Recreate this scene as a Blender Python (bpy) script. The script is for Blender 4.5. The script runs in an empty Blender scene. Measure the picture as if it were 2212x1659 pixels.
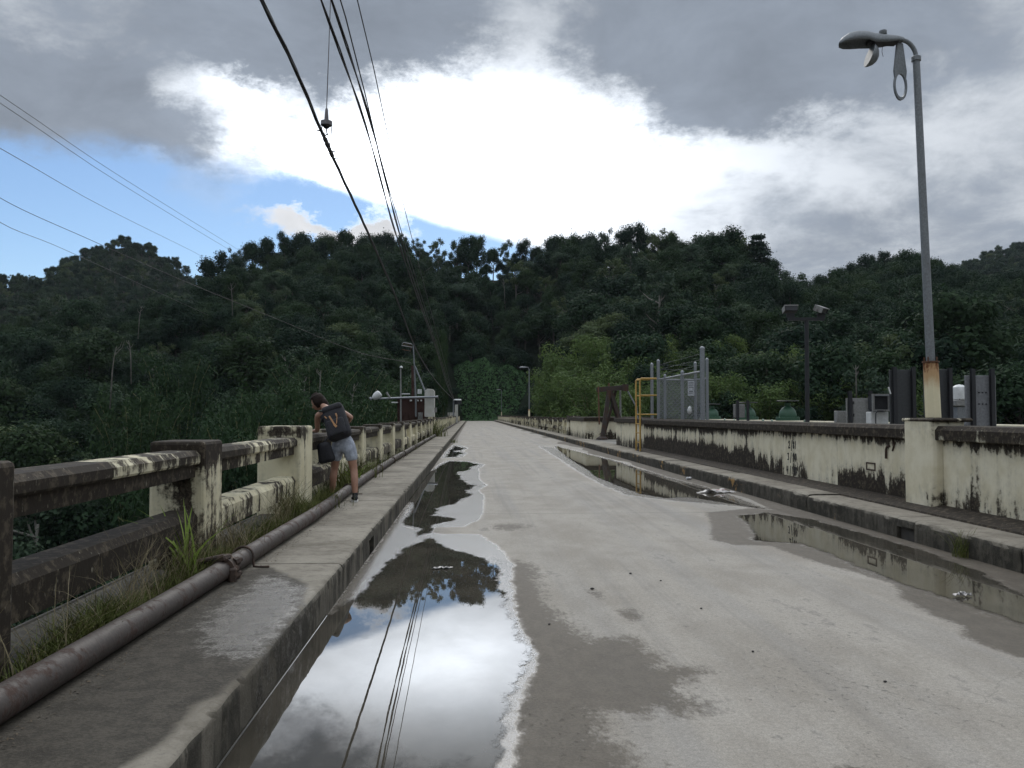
import bpy, bmesh, math, random
import numpy as np
from mathutils import Vector, Matrix, Quaternion
R = math.radians
S = bpy.context.scene
COL = S.collection
random.seed(7)
RNG = np.random.default_rng(11)

# ------------------------------------------------------------------ camera
cam = bpy.data.objects.new('camera', bpy.data.cameras.new('camera'))
COL.objects.link(cam)
cam.location = (0, 0, 1.5)
cam.rotation_euler = (R(92.09), 0, R(-2.80))
cam.data.sensor_width = 36.0
cam.data.lens = 29.36
cam.data.clip_start = 0.05
cam.data.clip_end = 6000
S.camera = cam

# ------------------------------------------------------------------ graph helper
class G:
    """small helper to write node graphs as expressions"""
    def __init__(s, nt):
        s.nt = nt; s.N = nt.nodes; s.L = nt.links
    def put(s, sock, v):
        if isinstance(v, bpy.types.NodeSocket): s.L.new(v, sock)
        elif v is not None:
            try: sock.default_value = v
            except Exception:
                sock.default_value = (v[0], v[1], v[2], 1.0)
    def m(s, op, a, b=None, c=None, clamp=False):
        n = s.N.new('ShaderNodeMath'); n.operation = op; n.use_clamp = clamp
        for i, v in enumerate((a, b, c)):
            if v is not None: s.put(n.inputs[i], v)
        return n.outputs[0]
    def add(s, *a):
        r = a[0]
        for b in a[1:]: r = s.m('ADD', r, b)
        return r
    def mul(s, *a):
        r = a[0]
        for b in a[1:]: r = s.m('MULTIPLY', r, b)
        return r
    def sub(s, a, b): return s.m('SUBTRACT', a, b)
    def mx(s, a, b): return s.m('MAXIMUM', a, b)
    def mn(s, a, b): return s.m('MINIMUM', a, b)
    def inv(s, a): return s.m('SUBTRACT', 1.0, a)
    def ss(s, x, lo, hi, a=0.0, b=1.0):
        n = s.N.new('ShaderNodeMapRange'); n.interpolation_type = 'SMOOTHSTEP'
        s.put(n.inputs[0], x)
        n.inputs[1].default_value = lo; n.inputs[2].default_value = hi
        n.inputs[3].default_value = a; n.inputs[4].default_value = b
        return n.outputs[0]
    def lin(s, x, lo, hi, a=0.0, b=1.0):
        n = s.N.new('ShaderNodeMapRange'); n.clamp = True
        s.put(n.inputs[0], x)
        n.inputs[1].default_value = lo; n.inputs[2].default_value = hi
        n.inputs[3].default_value = a; n.inputs[4].default_value = b
        return n.outputs[0]
    def vec(s, x, y, z):
        n = s.N.new('ShaderNodeCombineXYZ')
        for i, v in enumerate((x, y, z)): s.put(n.inputs[i], v)
        return n.outputs[0]
    def sep(s, v):
        n = s.N.new('ShaderNodeSeparateXYZ'); s.put(n.inputs[0], v)
        return n.outputs[0], n.outputs[1], n.outputs[2]
    def vmul(s, v, t):
        n = s.N.new('ShaderNodeVectorMath'); n.operation = 'MULTIPLY'
        s.put(n.inputs[0], v); n.inputs[1].default_value = t
        return n.outputs[0]
    def vadd(s, v, w):
        n = s.N.new('ShaderNodeVectorMath'); n.operation = 'ADD'
        s.put(n.inputs[0], v); s.put(n.inputs[1], w)
        return n.outputs[0]
    def vscale(s, v, k):
        n = s.N.new('ShaderNodeVectorMath'); n.operation = 'SCALE'
        s.put(n.inputs[0], v); s.put(n.inputs[3], k)
        return n.outputs[0]
    def noise(s, v, scale=1.0, detail=4.0, rough=0.55, dist=0.0, col=False):
        n = s.N.new('ShaderNodeTexNoise'); n.noise_dimensions = '3D'
        s.put(n.inputs['Vector'], v); n.inputs['Scale'].default_value = scale
        n.inputs['Detail'].default_value = detail; n.inputs['Roughness'].default_value = rough
        n.inputs['Distortion'].default_value = dist
        return n.outputs['Color'] if col else n.outputs['Fac']
    def voro(s, v, scale=1.0, feature='F1', out='Distance'):
        n = s.N.new('ShaderNodeTexVoronoi'); n.feature = feature
        s.put(n.inputs['Vector'], v); n.inputs['Scale'].default_value = scale
        return n.outputs[out]
    def mix(s, f, a, b):
        n = s.N.new('ShaderNodeMix'); n.data_type = 'RGBA'
        s.put(n.inputs[0], f); s.put(n.inputs[6], a); s.put(n.inputs[7], b)
        return n.outputs[2]
    def pos(s): return s.N.new('ShaderNodeNewGeometry').outputs['Position']
    def obj(s): return s.N.new('ShaderNodeTexCoord').outputs['Object']
    def rnd(s): return s.N.new('ShaderNodeObjectInfo').outputs['Random']
    def attr(s, name, kind='GEOMETRY'):
        n = s.N.new('ShaderNodeAttribute'); n.attribute_name = name; n.attribute_type = kind
        return n.outputs['Fac']
    def bump(s, h, strength=0.3, dist=0.02, normal=None):
        n = s.N.new('ShaderNodeBump'); s.put(n.inputs['Height'], h)
        s.put(n.inputs['Strength'], strength); n.inputs['Distance'].default_value = dist
        if normal is not None: s.L.new(normal, n.inputs['Normal'])
        return n.outputs[0]

def c4(c): return (c[0], c[1], c[2], 1.0)

def px(u, v):
    """direction (azimuth, elevation) of a sky feature"""
    a = math.atan((u - 1106) / 1804.0)
    return a + R(2.8), math.atan((895 - v) / 1804.0 * math.cos(a))

# ------------------------------------------------------------------ world: broken overcast
W = bpy.data.worlds.new('World'); S.world = W; W.cycles.sampling_method = 'NONE'; W.use_nodes = True
g = G(W.node_tree); g.N.clear()
SUN_EL, SUN_AZ = 38.0, 3.0
STR = 0.1
sky = g.N.new('ShaderNodeTexSky'); sky.sky_type = 'NISHITA'; sky.sun_disc = False
sky.sun_elevation = R(SUN_EL); sky.sun_rotation = R(SUN_AZ); sky.altitude = 100
sky.air_density = 1.0; sky.dust_density = 0.15; sky.ozone_density = 4.0
d = g.N.new('ShaderNodeTexCoord').outputs['Generated']
dx, dy, dz = g.sep(d)
az = g.m('ARCTAN2', dx, dy)
el = g.m('ARCSINE', g.m('MINIMUM', g.m('MAXIMUM', dz, -0.999), 0.999))
# cloud lookup on a flattened layer so that clouds shrink towards the horizon
lay = g.vec(g.m('DIVIDE', dx, g.add(g.mx(dz, 0.0), 0.35)), g.m('DIVIDE', dy, g.add(g.mx(dz, 0.0), 0.35)), g.mul(dz, 1.5))
n1 = g.noise(lay, 1.75, 9, 0.56, 0.35)
n2 = g.noise(g.vadd(lay, (3.1, 7.7, 1.3)), 4.6, 9, 0.66, 0.3)
wob = g.noise(g.vmul(d, (1, 1, 1.6)), 5.5, 10, 0.70, 0.0, col=True)
wx, wy, wz = g.sep(wob)
azw = g.add(az, g.mul(g.sub(wx, 0.5), 0.24))
elw = g.add(el, g.mul(g.sub(wy, 0.5), 0.17))
def gauss(u, v, su, sv, A=azw, E=elw):
    a0, e0 = px(u, v)
    qa = g.m('DIVIDE', g.sub(A, a0), su); qe = g.m('DIVIDE', g.sub(E, e0), sv)
    return g.m('EXPONENT', g.mul(g.add(g.mul(qa, qa), g.mul(qe, qe)), -0.5))
T = g.add(0.49, g.mul(g.sub(n1, 0.5), 1.15), g.mul(g.sub(n2, 0.5), 1.25))
for (u, v, su, sv, w) in [(60, 150, .10, .06, .30), (215, 258, .13, .036, .50), (90, 240, .12, .05, .20), (860, 55, .11, .055, .62), (780, 150, .08, .045, .52), (620, 80, .06, .04, .22), (640, 225, .05, .016, .20), (480, 30, .10, .025, .25),
                          (1480, 75, .13, .055, .36), (1560, 250, .10, .04, .16), (1780, 95, .20, .065, .46), (1950, 370, .16, .05, .08), (1620, 180, .10, .035, .30), (2150, 120, .10, .2, .06), (1800, 290, .16, .035, -.22),
                          (500, 168, .075, .022, -.42), (230, 100, .06, .03, -.16), (400, 100, .10, .035, .22), (300, 160, .07, .03, .22), (40, 40, .07, .03, -.15), (1120, 150, .05, .07, -.40), (1050, 340, .24, .070, -.70), (1470, 430, .08, .035, .14), (1300, 475, .10, .025, .08), (1700, 440, .08, .03, .15),
                          (900, 265, .16, .040, -.30)]:
    T = g.add(T, g.mul(gauss(u, v, su, sv), w))
thick = g.ss(T, 0.28, 0.92)
glow = g.add(g.mul(gauss(965, 356, .115, .044, az, el), 2.4), g.mul(gauss(1060, 345, .24, .075, az, el), 0.34), g.mul(gauss(575, 300, .07, .022, az, el), .8), g.mul(gauss(1400, 400, .14, .06, az, el), .14), g.mul(gauss(500, 165, .05, .022, az, el), .40))
up = g.mx(dz, 0.0)
bright = g.add(0.50, g.mul(glow, g.add(0.50, n2)), g.mul(g.ss(up, 0.45, 1.0), 0.55))
brightc = g.vscale(g.vec(0.925, 0.985, 1.065), bright)
darkl = g.add(0.225, g.mul(glow, 0.06), g.mul(g.ss(up, 0.45, 1.0), 0.45), g.mul(g.sub(n2, 0.5), 0.20))
darkc = g.vscale(g.vec(0.87, 1.0, 1.20), darkl)
cloud = g.mix(thick, brightc, darkc)
# gap of open blue sky low on the left
def line(u0, v0, u1, v1, wn):
    a0, e0 = px(u0, v0); a1, e1 = px(u1, v1)
    L_ = math.hypot(a1 - a0, e1 - e0); nx, ny = (e1 - e0) / L_, -(a1 - a0) / L_     # below / left of the line is positive
    A = g.add(az, g.mul(g.sub(wx, .5), wn)); E = g.add(el, g.mul(g.sub(wy, .5), wn))
    return g.add(g.mul(g.sub(A, a0), nx), g.mul(g.sub(E, e0), ny))
h1 = line(455, 290, 840, 432, 0.022)
e310 = px(230, 322)[1]
h2 = g.sub(e310, g.add(el, g.mul(g.sub(wy, .5), 0.09)))
B = g.mul(g.ss(h1, -0.004, 0.010), g.ss(h2, -0.020, 0.020), g.ss(az, -1.5, -1.0))
puff = g.ss(g.add(g.mul(gauss(690, 490, .075, .013), 1.0), g.mul(gauss(850, 470, .03, .018), .7), g.mul(g.sub(n2, .5), .6)), 0.30, 0.85)
wisp = g.mul(g.ss(g.add(gauss(430, 370, .05, .05), g.mul(g.sub(n2, .5), .7)), 0.45, 1.1), 0.25)
B = g.mul(B, g.sub(1.0, g.mx(puff, wisp)))
puffc = g.vscale(g.vec(0.97, 0.99, 1.03), g.add(0.36, g.mul(n2, 0.42)))
cloud = g.mix(g.mul(puff, g.ss(h1, -0.02, 0.01)), cloud, puffc)
blue = g.vscale(sky.outputs[0], 0.80)
full = g.mix(B, g.vscale(cloud, 1.0 / STR), blue)
bg = g.N.new('ShaderNodeBackground'); g.L.new(full, bg.inputs[0]); bg.inputs[1].default_value = STR
wo = g.N.new('ShaderNodeOutputWorld'); g.L.new(bg.outputs[0], wo.inputs[0])

# ------------------------------------------------------------------ sun behind the cloud, far ahead
sl = bpy.data.lights.new('sun', 'SUN'); sl.energy = 0.7; sl.angle = R(20); sl.color = (1.0, 0.965, 0.91)
sun = bpy.data.objects.new('sun', sl); COL.objects.link(sun)
sd = Vector((math.sin(R(SUN_AZ)) * math.cos(R(SUN_EL)), math.cos(R(SUN_AZ)) * math.cos(R(SUN_EL)), math.sin(R(SUN_EL))))
sun.rotation_euler = (-sd).to_track_quat('-Z', 'Y').to_euler()
sun.location = (0, 40, 60)

S.view_settings.view_transform = 'Standard'
S.view_settings.look = 'None'
S.view_settings.exposure = 0.5
S.view_settings.gamma = 1.0
S.view_settings.use_curve_mapping = False
S.cycles.use_denoising = True
S.cycles.max_bounces = 5
S.cycles.diffuse_bounces = 2
S.cycles.glossy_bounces = 3
S.cycles.transparent_max_bounces = 12

# ------------------------------------------------------------------ mesh helpers
class MB:
    def __init__(s): s.v = []; s.f = []; s.mi = []; s.cm = 0
    def _a(s, vs, fs):
        o = len(s.v); s.v += [tuple(p) for p in vs]
        for f in fs: s.f.append(tuple(i + o for i in f)); s.mi.append(s.cm)
        return s
    def box(s, x0, x1, y0, y1, z0, z1):
        v = [(x, y, z) for z in (z0, z1) for y in (y0, y1) for x in (x0, x1)]
        return s._a(v, [(0, 2, 3, 1), (4, 5, 7, 6), (0, 1, 5, 4), (1, 3, 7, 5), (3, 2, 6, 7), (2, 0, 4, 6)])
    def obox(s, c, ax, ay, az_, hx, hy, hz):
        c = Vector(c); ax = Vector(ax).normalized(); ay = Vector(ay).normalized(); az_ = Vector(az_).normalized()
        v = [c + ax * (hx * i) + ay * (hy * j) + az_ * (hz * k) for k in (-1, 1) for j in (-1, 1) for i in (-1, 1)]
        return s._a(v, [(0, 2, 3, 1), (4, 5, 7, 6), (0, 1, 5, 4), (1, 3, 7, 5), (3, 2, 6, 7), (2, 0, 4, 6)])
    def beam(s, a, b, w, h, upv=(0, 0, 1)):
        a = Vector(a); b = Vector(b); d_ = (b - a); l = d_.length; d_.normalize()
        u_ = Vector(upv)
        if abs(u_.dot(d_)) > .97: u_ = Vector((1, 0, 0))
        sx = d_.cross(u_).normalized(); u_ = sx.cross(d_)
        return s.obox((a + b) / 2, d_, sx, u_, l / 2, w / 2, h / 2)
    def tube(s, pts, r, n=8, caps=True, ref=None):
        pts = [Vector(p) for p in pts]
        if not hasattr(r, '__len__'): r = [r] * len(pts)
        ring0 = len(s.v); pu = None
        for i, p in enumerate(pts):
            t = (pts[min(i + 1, len(pts) - 1)] - pts[max(i - 1, 0)])
            if t.length < 1e-9: t = Vector((0, 0, 1))
            t.normalize()
            if pu is None:
                u_ = Vector((0, 0, 1)) if abs(t.z) < .9 else Vector((1, 0, 0))
            else: u_ = pu
            u_ = (u_ - t * u_.dot(t)).normalized(); w_ = t.cross(u_); pu = u_
            for k in range(n):
                a_ = 2 * math.pi * k / n
                s.v.append(tuple(p + (u_ * math.cos(a_) + w_ * math.sin(a_)) * r[i]))
        for i in range(len(pts) - 1):
            for k in range(n):
                a_ = ring0 + i * n + k; b_ = ring0 + i * n + (k + 1) % n
                s.f.append((a_, b_, b_ + n, a_ + n)); s.mi.append(s.cm)
        if caps:
            s.f.append(tuple(ring0 + k for k in reversed(range(n)))); s.mi.append(s.cm)
            e = ring0 + (len(pts) - 1) * n
            s.f.append(tuple(e + k for k in range(n))); s.mi.append(s.cm)
        return s
    def lathe(s, prof, n=16, c=(0, 0, 0), axis=(0, 0, 1), sx=1, sy=1):
        ax = Vector(axis).normalized()
        u_ = Vector((1, 0, 0)) if abs(ax.x) < .9 else Vector((0, 1, 0))
        u_ = (u_ - ax * u_.dot(ax)).normalized(); w_ = ax.cross(u_)
        c = Vector(c); o = len(s.v)
        for (r_, h) in prof:
            for k in range(n):
                a_ = 2 * math.pi * k / n
                s.v.append(tuple(c + ax * h + u_ * (r_ * sx * math.cos(a_)) + w_ * (r_ * sy * math.sin(a_))))
        for i in range(len(prof) - 1):
            for k in range(n):
                a_ = o + i * n + k; b_ = o + i * n + (k + 1) % n
                s.f.append((a_, b_, b_ + n, a_ + n)); s.mi.append(s.cm)
        s.f.append(tuple(o + k for k in reversed(range(n)))); s.mi.append(s.cm)
        e = o + (len(prof) - 1) * n
        s.f.append(tuple(e + k for k in range(n))); s.mi.append(s.cm)
        return s
    def prism(s, poly, fn):
        """poly: list of 2D points; fn(p, t) -> 3D for t in 0, 1"""
        n = len(poly); v = [fn(p, 0) for p in poly] + [fn(p, 1) for p in poly]
        f = [tuple(reversed(range(n))), tuple(range(n, 2 * n))] + [(i, (i + 1) % n, n + (i + 1) % n, n + i) for i in range(n)]
        return s._a(v, f)
    def build(s, name, mat=None, parent=None, bevel=0.0, smooth=False, seg=1, ang=40, recalc=True):
        me = bpy.data.meshes.new(name)
        me.from_pydata(s.v, [], s.f)
        if recalc or bevel > 0:
            bm = bmesh.new(); bm.from_mesh(me)
            if recalc: bmesh.ops.recalc_face_normals(bm, faces=bm.faces)
            if bevel > 0:
                es = [e for e in bm.edges if len(e.link_faces) == 2 and e.calc_face_angle(0) > R(30)]
                bmesh.ops.bevel(bm, geom=es, offset=bevel, segments=seg, affect='EDGES', profile=.5, clamp_overlap=True)
            bm.to_mesh(me); bm.free()
        mats = mat if isinstance(mat, (list, tuple)) else [mat]
        for m_ in mats:
            if m_: me.materials.append(m_)
        if len(mats) > 1 and bevel == 0 and len(me.polygons) == len(s.mi):
            me.polygons.foreach_set('material_index', s.mi)
        if smooth:
            me.polygons.foreach_set('use_smooth', [True] * len(me.polygons))
            if smooth != 'all':
                try: me.set_sharp_from_angle(angle=R(ang))
                except Exception: pass
        return link(name, me, parent)

def link(name, me, parent=None, loc=None):
    o = bpy.data.objects.new(name, me); COL.objects.link(o)
    if loc is not None: o.location = loc
    if parent is not None:
        o.parent = parent; o.matrix_parent_inverse = world_of(parent).inverted()
    return o
def world_of(o):
    if o.parent is None: return o.matrix_basis.copy()
    return world_of(o.parent) @ o.matrix_parent_inverse @ o.matrix_basis
def tag(o, label=None, cat=None, group=None, kind=None, **kw):
    if label: o['label'] = label
    if cat: o['category'] = cat
    if group: o['group'] = group
    if kind: o['kind'] = kind
    for k, v in kw.items(): o[k] = v
    return o
def thing(name, loc, label, cat, group=None):
    o = link(name, None, None, loc)
    return tag(o, label, cat, group)
def struct(o): o['kind'] = 'structure'; return o

def npmesh(name, V, F, mat, parent=None, smooth=False):
    """V (n,3), F (m,k) arrays"""
    me = bpy.data.meshes.new(name)
    V = np.asarray(V, np.float32); F = np.asarray(F, np.int32)
    me.vertices.add(len(V)); me.vertices.foreach_set('co', V.ravel())
    k = F.shape[1]
    me.loops.add(F.size); me.loops.foreach_set('vertex_index', F.ravel())
    me.polygons.add(len(F)); me.polygons.foreach_set('loop_start', np.arange(0, F.size, k, dtype=np.int32))
    try: me.polygons.foreach_set('loop_total', np.full(len(F), k, np.int32))
    except Exception: pass
    if smooth: me.polygons.foreach_set('use_smooth', np.ones(len(F), bool))
    me.materials.append(mat)
    me.update(); me.validate()
    if name.startswith('_'): return me
    return link(name, me, parent)

# ------------------------------------------------------------------ materials
def newmat(name):
    m_ = bpy.data.materials.new(name); m_.use_nodes = True
    g_ = G(m_.node_tree); g_.N.clear()
    b = g_.N.new('ShaderNodeBsdfPrincipled'); o = g_.N.new('ShaderNodeOutputMaterial')
    g_.L.new(b.outputs[0], o.inputs[0])
    g_.b = b; g_.o = o
    return m_, g_
def setp(g_, col=None, rough=None, metal=None, spec=None, normal=None, **kw):
    I = g_.b.inputs
    if col is not None: g_.put(I['Base Color'], col if isinstance(col, bpy.types.NodeSocket) else c4(col))
    if rough is not None: g_.put(I['Roughness'], rough)
    if metal is not None: g_.put(I['Metallic'], metal)
    if spec is not None: g_.put(I['Specular IOR Level'], spec)
    if normal is not None: g_.L.new(normal, I['Normal'])

M = {}
def simple(name, col, rough=.6, metal=0.0, var=.18, scale=9.0, spec=.5, bump=0.0, bscale=60):
    m_, q = newmat(name); p = q.pos()
    n = q.noise(p, scale, 5, .6)
    a = tuple(max(0, c * (1 - var)) for c in col); b = tuple(min(1, c * (1 + var)) for c in col)
    setp(q, q.mix(q.ss(n, .3, .7), c4(a), c4(b)), q.lin(n, .3, .7, max(.03, rough - .08), min(1, rough + .08)), metal, spec)
    if bump: setp(q, normal=q.bump(q.noise(p, bscale, 4, .6), bump, .01))
    M[name] = m_; return m_

def m_paint(name, base=(.62, .575, .42), dark=(.026, .020, .014), zt=1.30, zb=.30, capdark=0.0):
    """cream masonry paint with black mould that runs down in streaks"""
    m_, q = newmat(name); p = q.pos(); x, y, z = q.sep(p)
    st = q.noise(q.vmul(p, (5.5, 5.5, .75)), 1.0, 6, .6, .3)
    co = q.noise(p, .85, 5, .6, .3)
    fi = q.noise(p, 14, 6, .68)
    fi2 = q.noise(q.vmul(p, (40, 40, 14)), 1.0, 3, .6)
    mo = q.attr('mould', 'OBJECT')
    mb = q.attr('mould_base', 'OBJECT')
    mt = q.attr('mould_top', 'OBJECT')
    f = q.add(q.mul(st, .75), q.mul(co, .5), q.mul(fi, .42), -.83)
    f = q.add(f, mo, q.mul(mt, q.ss(z, zt - .28, zt)), q.mul(mb, q.ss(q.mul(z, -1.0), -(zb + .62), -(zb + .0))))
    mask = q.ss(f, -.04, .065)
    soft = q.mul(q.ss(f, -.20, .02), .30)
    tint = q.mix(q.ss(q.noise(p, 3.3, 5, .6), .35, .7), c4(base), c4((base[0] * .86, base[1] * .84, base[2] * .78)))
    tint = q.mix(soft, tint, c4((.20, .185, .15)))
    dk = q.mix(q.ss(fi, .48, .66), c4(dark), c4((.085, .068, .048)))
    dk = q.mix(q.ss(fi2, .64, .76), dk, c4((.26, .235, .185)))
    setp(q, q.mix(mask, tint, dk), .82, 0, .25)
    hgt = q.add(q.mul(fi, .5), q.mul(fi2, .35), q.mul(mask, -.25))
    setp(q, normal=q.bump(hgt, .5, .012))
    M[name] = m_; return m_
# ------------------------------------------------------------------ concrete
def m_road():
    m_, q = newmat('road_concrete'); p = q.pos(); x, y, z = q.sep(p)
    film0 = q.attr('film'); damp0 = q.attr('damp'); sand = q.attr('sand')
    pl = q.vmul(p, (1, .55, 1))
    nb = q.noise(pl, 1.3, 9, .68, .2); nf = q.noise(pl, 9, 8, .72); ng = q.noise(p, 55, 5, .7); nh = q.noise(pl, 28, 7, .72)
    film = q.ss(q.add(film0, q.mul(q.sub(nf, .5), .8), q.mul(q.sub(nh, .5), .5), q.mul(q.sub(nb, .5), .5)), .34, .64)
    damp = q.ss(q.add(damp0, q.mul(q.sub(nf, .5), 1.2), q.mul(q.sub(nh, .5), 1.1), q.mul(q.sub(nb, .5), 1.0)), .30, .78)
    patch = q.mul(q.ss(q.add(nb, q.mul(q.sub(nf, .5), .4)), .60, .66), .55)
    track = q.noise(q.vmul(p, (1.7, .05, 1)), 1.0, 4, .6)
    a = q.mix(q.ss(nb, .34, .66), c4((.262, .237, .200)), c4((.345, .318, .276)))
    a = q.mix(q.mul(q.ss(track, .45, .68), .45), a, c4((.235, .228, .218)))
    a = q.mix(q.mul(q.ss(nf, .55, .72), .38), a, c4((.39, .37, .33)))
    a = q.mix(q.mul(q.ss(nh, .56, .70), .42), a, c4((.175, .158, .132)))
    a = q.mix(patch, a, c4((.18, .166, .148)))
    worn = q.mul(q.ss(q.noise(p, .7, 4, .6), .47, .60), q.ss(q.mul(y, -1.0), -9.5, -4.5))
    pit = q.mul(q.ss(q.noise(q.vmul(p, (26, 17, 1)), 1.0, 5, .72), .58, .66), worn)
    a = q.mix(q.mul(pit, .8), a, c4((.155, .145, .13)))
    a = q.mix(q.mul(q.ss(ng, .58, .70), .4), a, c4((.17, .16, .148)))
    a = q.mix(q.mul(q.ss(ng, .30, .40, 1, 0), .3), a, c4((.34, .325, .30)))
    gr = q.noise(p, 130, 3, .75); gr2 = q.noise(p, 38, 4, .75)
    k_ = q.mul(q.lin(gr, .30, .70, .70, 1.26), q.lin(gr2, .32, .68, .82, 1.16))
    a = q.vscale(a, k_)
    tyre = q.noise(q.vmul(p, (4.2, .10, 1)), 1.0, 5, .65, .2)
    a = q.mix(q.mul(q.ss(tyre, .52, .66), .28), a, c4((.165, .155, .142)))
    wv = q.vadd(p, q.vscale(q.noise(p, 1.6, 5, .6, 0, True), .5))
    crk = q.voro(q.vmul(wv, (.42, .30, 1)), 1.0, 'DISTANCE_TO_EDGE'); cm = q.mul(q.ss(crk, .0, .003, 1, 0), q.ss(q.noise(p, .5, 3, .5), .48, .56))
    a = q.mix(q.mul(cm, .30), a, c4((.085, .077, .065)))
    sn = q.ss(q.add(sand, q.mul(q.sub(nf, .5), .5)), .4, .62)
    a = q.mix(sn, a, q.mix(q.ss(nf, .35, .65), c4((.085, .073, .056)), c4((.140, .122, .098))))
    wetc = q.mix(q.ss(q.add(q.mul(nf, .5), q.mul(ng, .5)), .40, .62), c4((.044, .034, .022)), c4((.088, .072, .052)))
    a = q.mix(q.mul(q.mx(damp, q.mul(film, .75)), .86), a, wetc)
    rough = q.add(q.lin(film, 0, 1, .88, .24), q.mul(damp, q.sub(1.0, film), -.16))
    rough = q.add(rough, q.mul(q.sub(ng, .5), .1))
    setp(q, a, rough, 0, q.lin(film, 0, 1, .35, .65))
    h = q.add(q.mul(ng, .6), q.mul(nf, .5), q.mul(pit, -.9))
    setp(q, normal=q.bump(h, q.add(.10, q.mul(q.sub(1.0, film), .42)), .010))
    M['road'] = m_
m_road()

def m_walk(name, tone=1.0):
    m_, q = newmat(name); p = q.pos(); x, y, z = q.sep(p)
    nb = q.noise(p, 1.1, 8, .66, .3); nf = q.noise(p, 8, 7, .68); ng = q.noise(p, 60, 5, .7)
    st = q.noise(q.vmul(p, (7, 7, 1.1)), 1.0, 6, .62)
    film0 = q.attr('film'); damp0 = q.attr('damp')
    film = q.ss(q.add(film0, q.mul(q.sub(nf, .5), 1.0), q.mul(q.sub(ng, .5), .8), q.mul(q.sub(nb, .5), .6)), .30, .80)
    damp = q.ss(q.add(damp0, q.mul(q.sub(nf, .5), .8), q.mul(q.sub(nb, .5), .9)), .34, .66)
    a = q.mix(q.ss(q.add(q.mul(nb, .6), q.mul(nf, .4)), .36, .64), c4((.165 * tone, .145 * tone, .114 * tone)), c4((.40 * tone, .365 * tone, .300 * tone)))
    a = q.mix(q.mul(q.ss(nf, .52, .68), .45), a, c4((.15 * tone, .136 * tone, .115 * tone)))
    a = q.mix(q.mul(q.ss(ng, .56, .68), .5), a, c4((.12, .11, .095)))
    # soot and moss on the upright kerb face
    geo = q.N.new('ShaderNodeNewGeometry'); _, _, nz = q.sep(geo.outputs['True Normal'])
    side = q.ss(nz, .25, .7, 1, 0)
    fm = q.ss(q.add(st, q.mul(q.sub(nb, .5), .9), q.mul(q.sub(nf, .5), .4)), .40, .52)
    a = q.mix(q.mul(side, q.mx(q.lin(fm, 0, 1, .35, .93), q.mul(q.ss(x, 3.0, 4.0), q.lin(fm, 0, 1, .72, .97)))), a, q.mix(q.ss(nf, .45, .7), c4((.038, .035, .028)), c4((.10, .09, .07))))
    yel = q.mul(side, q.ss(q.add(q.noise(p, .9, 4, .6), q.mul(q.sub(nf, .5), .5)), .62, .66), q.ss(x, 3.0, 4.0))
    a = q.mix(q.mul(yel, .8), a, c4((.42, .25, .09)))
    a = q.mix(q.mul(damp, .94), a, q.mix(q.ss(q.add(q.mul(nf, .5), q.mul(ng, .5)), .42, .60), c4((.030, .026, .020)), c4((.068, .059, .046))))
    setp(q, a, q.add(q.lin(film, 0, 1, .90, .20), q.mul(damp, q.sub(1.0, film), -.12)), 0, q.lin(film, 0, 1, .22, .6))
    setp(q, normal=q.bump(q.add(q.mul(ng, .7), q.mul(nf, .8)), q.add(.60, q.mul(q.sub(1.0, film), .05)), .014))
    M[name] = m_
m_walk('walk', .78); m_walk('walk_dark', .30)
simple('groove', (.06, .055, .048), .9)
simple('dam_concrete', (.17, .16, .14), .9, var=.35, scale=.7, bump=.3, bscale=8)
m_paint('paint', (.72, .665, .475)); m_paint('paint_wall', (.74, .69, .535), zt=1.20, zb=.30); m_paint('paint_cap', (.58, .545, .42), zt=1.36, zb=.0)
m_paint('paint_grey', (.50, .50, .47), zt=2.9, zb=.30)

# ------------------------------------------------------------------ wet shapes on the ground (metres, x across, y along the road)
LP1 = [(-1.073, 3.05), (-1.073, 6.207), (-1.019, 6.807), (-0.952, 6.939), (-0.913, 7.378), (-0.854, 8.582), (-0.723, 9.618), (-0.562, 10.03), (-0.494, 10.327), (-0.301, 9.598), (-0.087, 9.202), (0.157, 8.722), (0.295, 8.268), (0.257, 7.69), (0.273, 7.002), (0.304, 6.28), (0.347, 5.693), (0.388, 5.306), (0.333, 4.929), (0.24, 4.604), (0.194, 4.253), (0.165, 3.896), (0.139, 3.461), (.1, 3.05)]
LP2 = [(-0.75, 26.959), (-0.085, 26.536), (0.218, 25.067), (0.022, 24.247), (-0.017, 22.743), (-0.358, 21.943), (-0.223, 19.593), (-0.103, 18.225), (0.133, 17.686), (-0.012, 17.036), (-0.107, 16.579), (0.015, 15.721), (-0.248, 14.258), (-0.51, 13.488), (-0.557, 12.572), (-0.198, 12.061), (-0.48, 11.475), (-0.514, 11.198), (-0.513, 10.806), (-0.559, 10.45), (-0.682, 10.40), (-0.713, 10.509), (-0.64, 11.005), (-0.918, 11.46), (-0.947, 11.942), (-0.942, 13.22), (-1.073, 14.581), (-1.073, 21.3), (-0.973, 24.295)]
LP3 = [(-0.816, 39.856), (-0.242, 37.007), (-0.673, 34.258), (-0.291, 32.42), (-0.585, 29.798), (-0.847, 29.57), (-0.903, 32.45), (-0.858, 34.92)]
RP1 = [(4.004, 40.012), (4.422, 29.899), (4.615, 26.207), (4.6, 22.826), (4.53, 18.782), (4.758, 16.432), (4.563, 14.221), (4.595, 13.251), (4.242, 14.236), (3.974, 15.062), (3.501, 14.874), (3.176, 15.774), (3.098, 17.605), (2.999, 19.913), (3.127, 22.898), (3.3, 26.934), (3.63, 34.817)]
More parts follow.
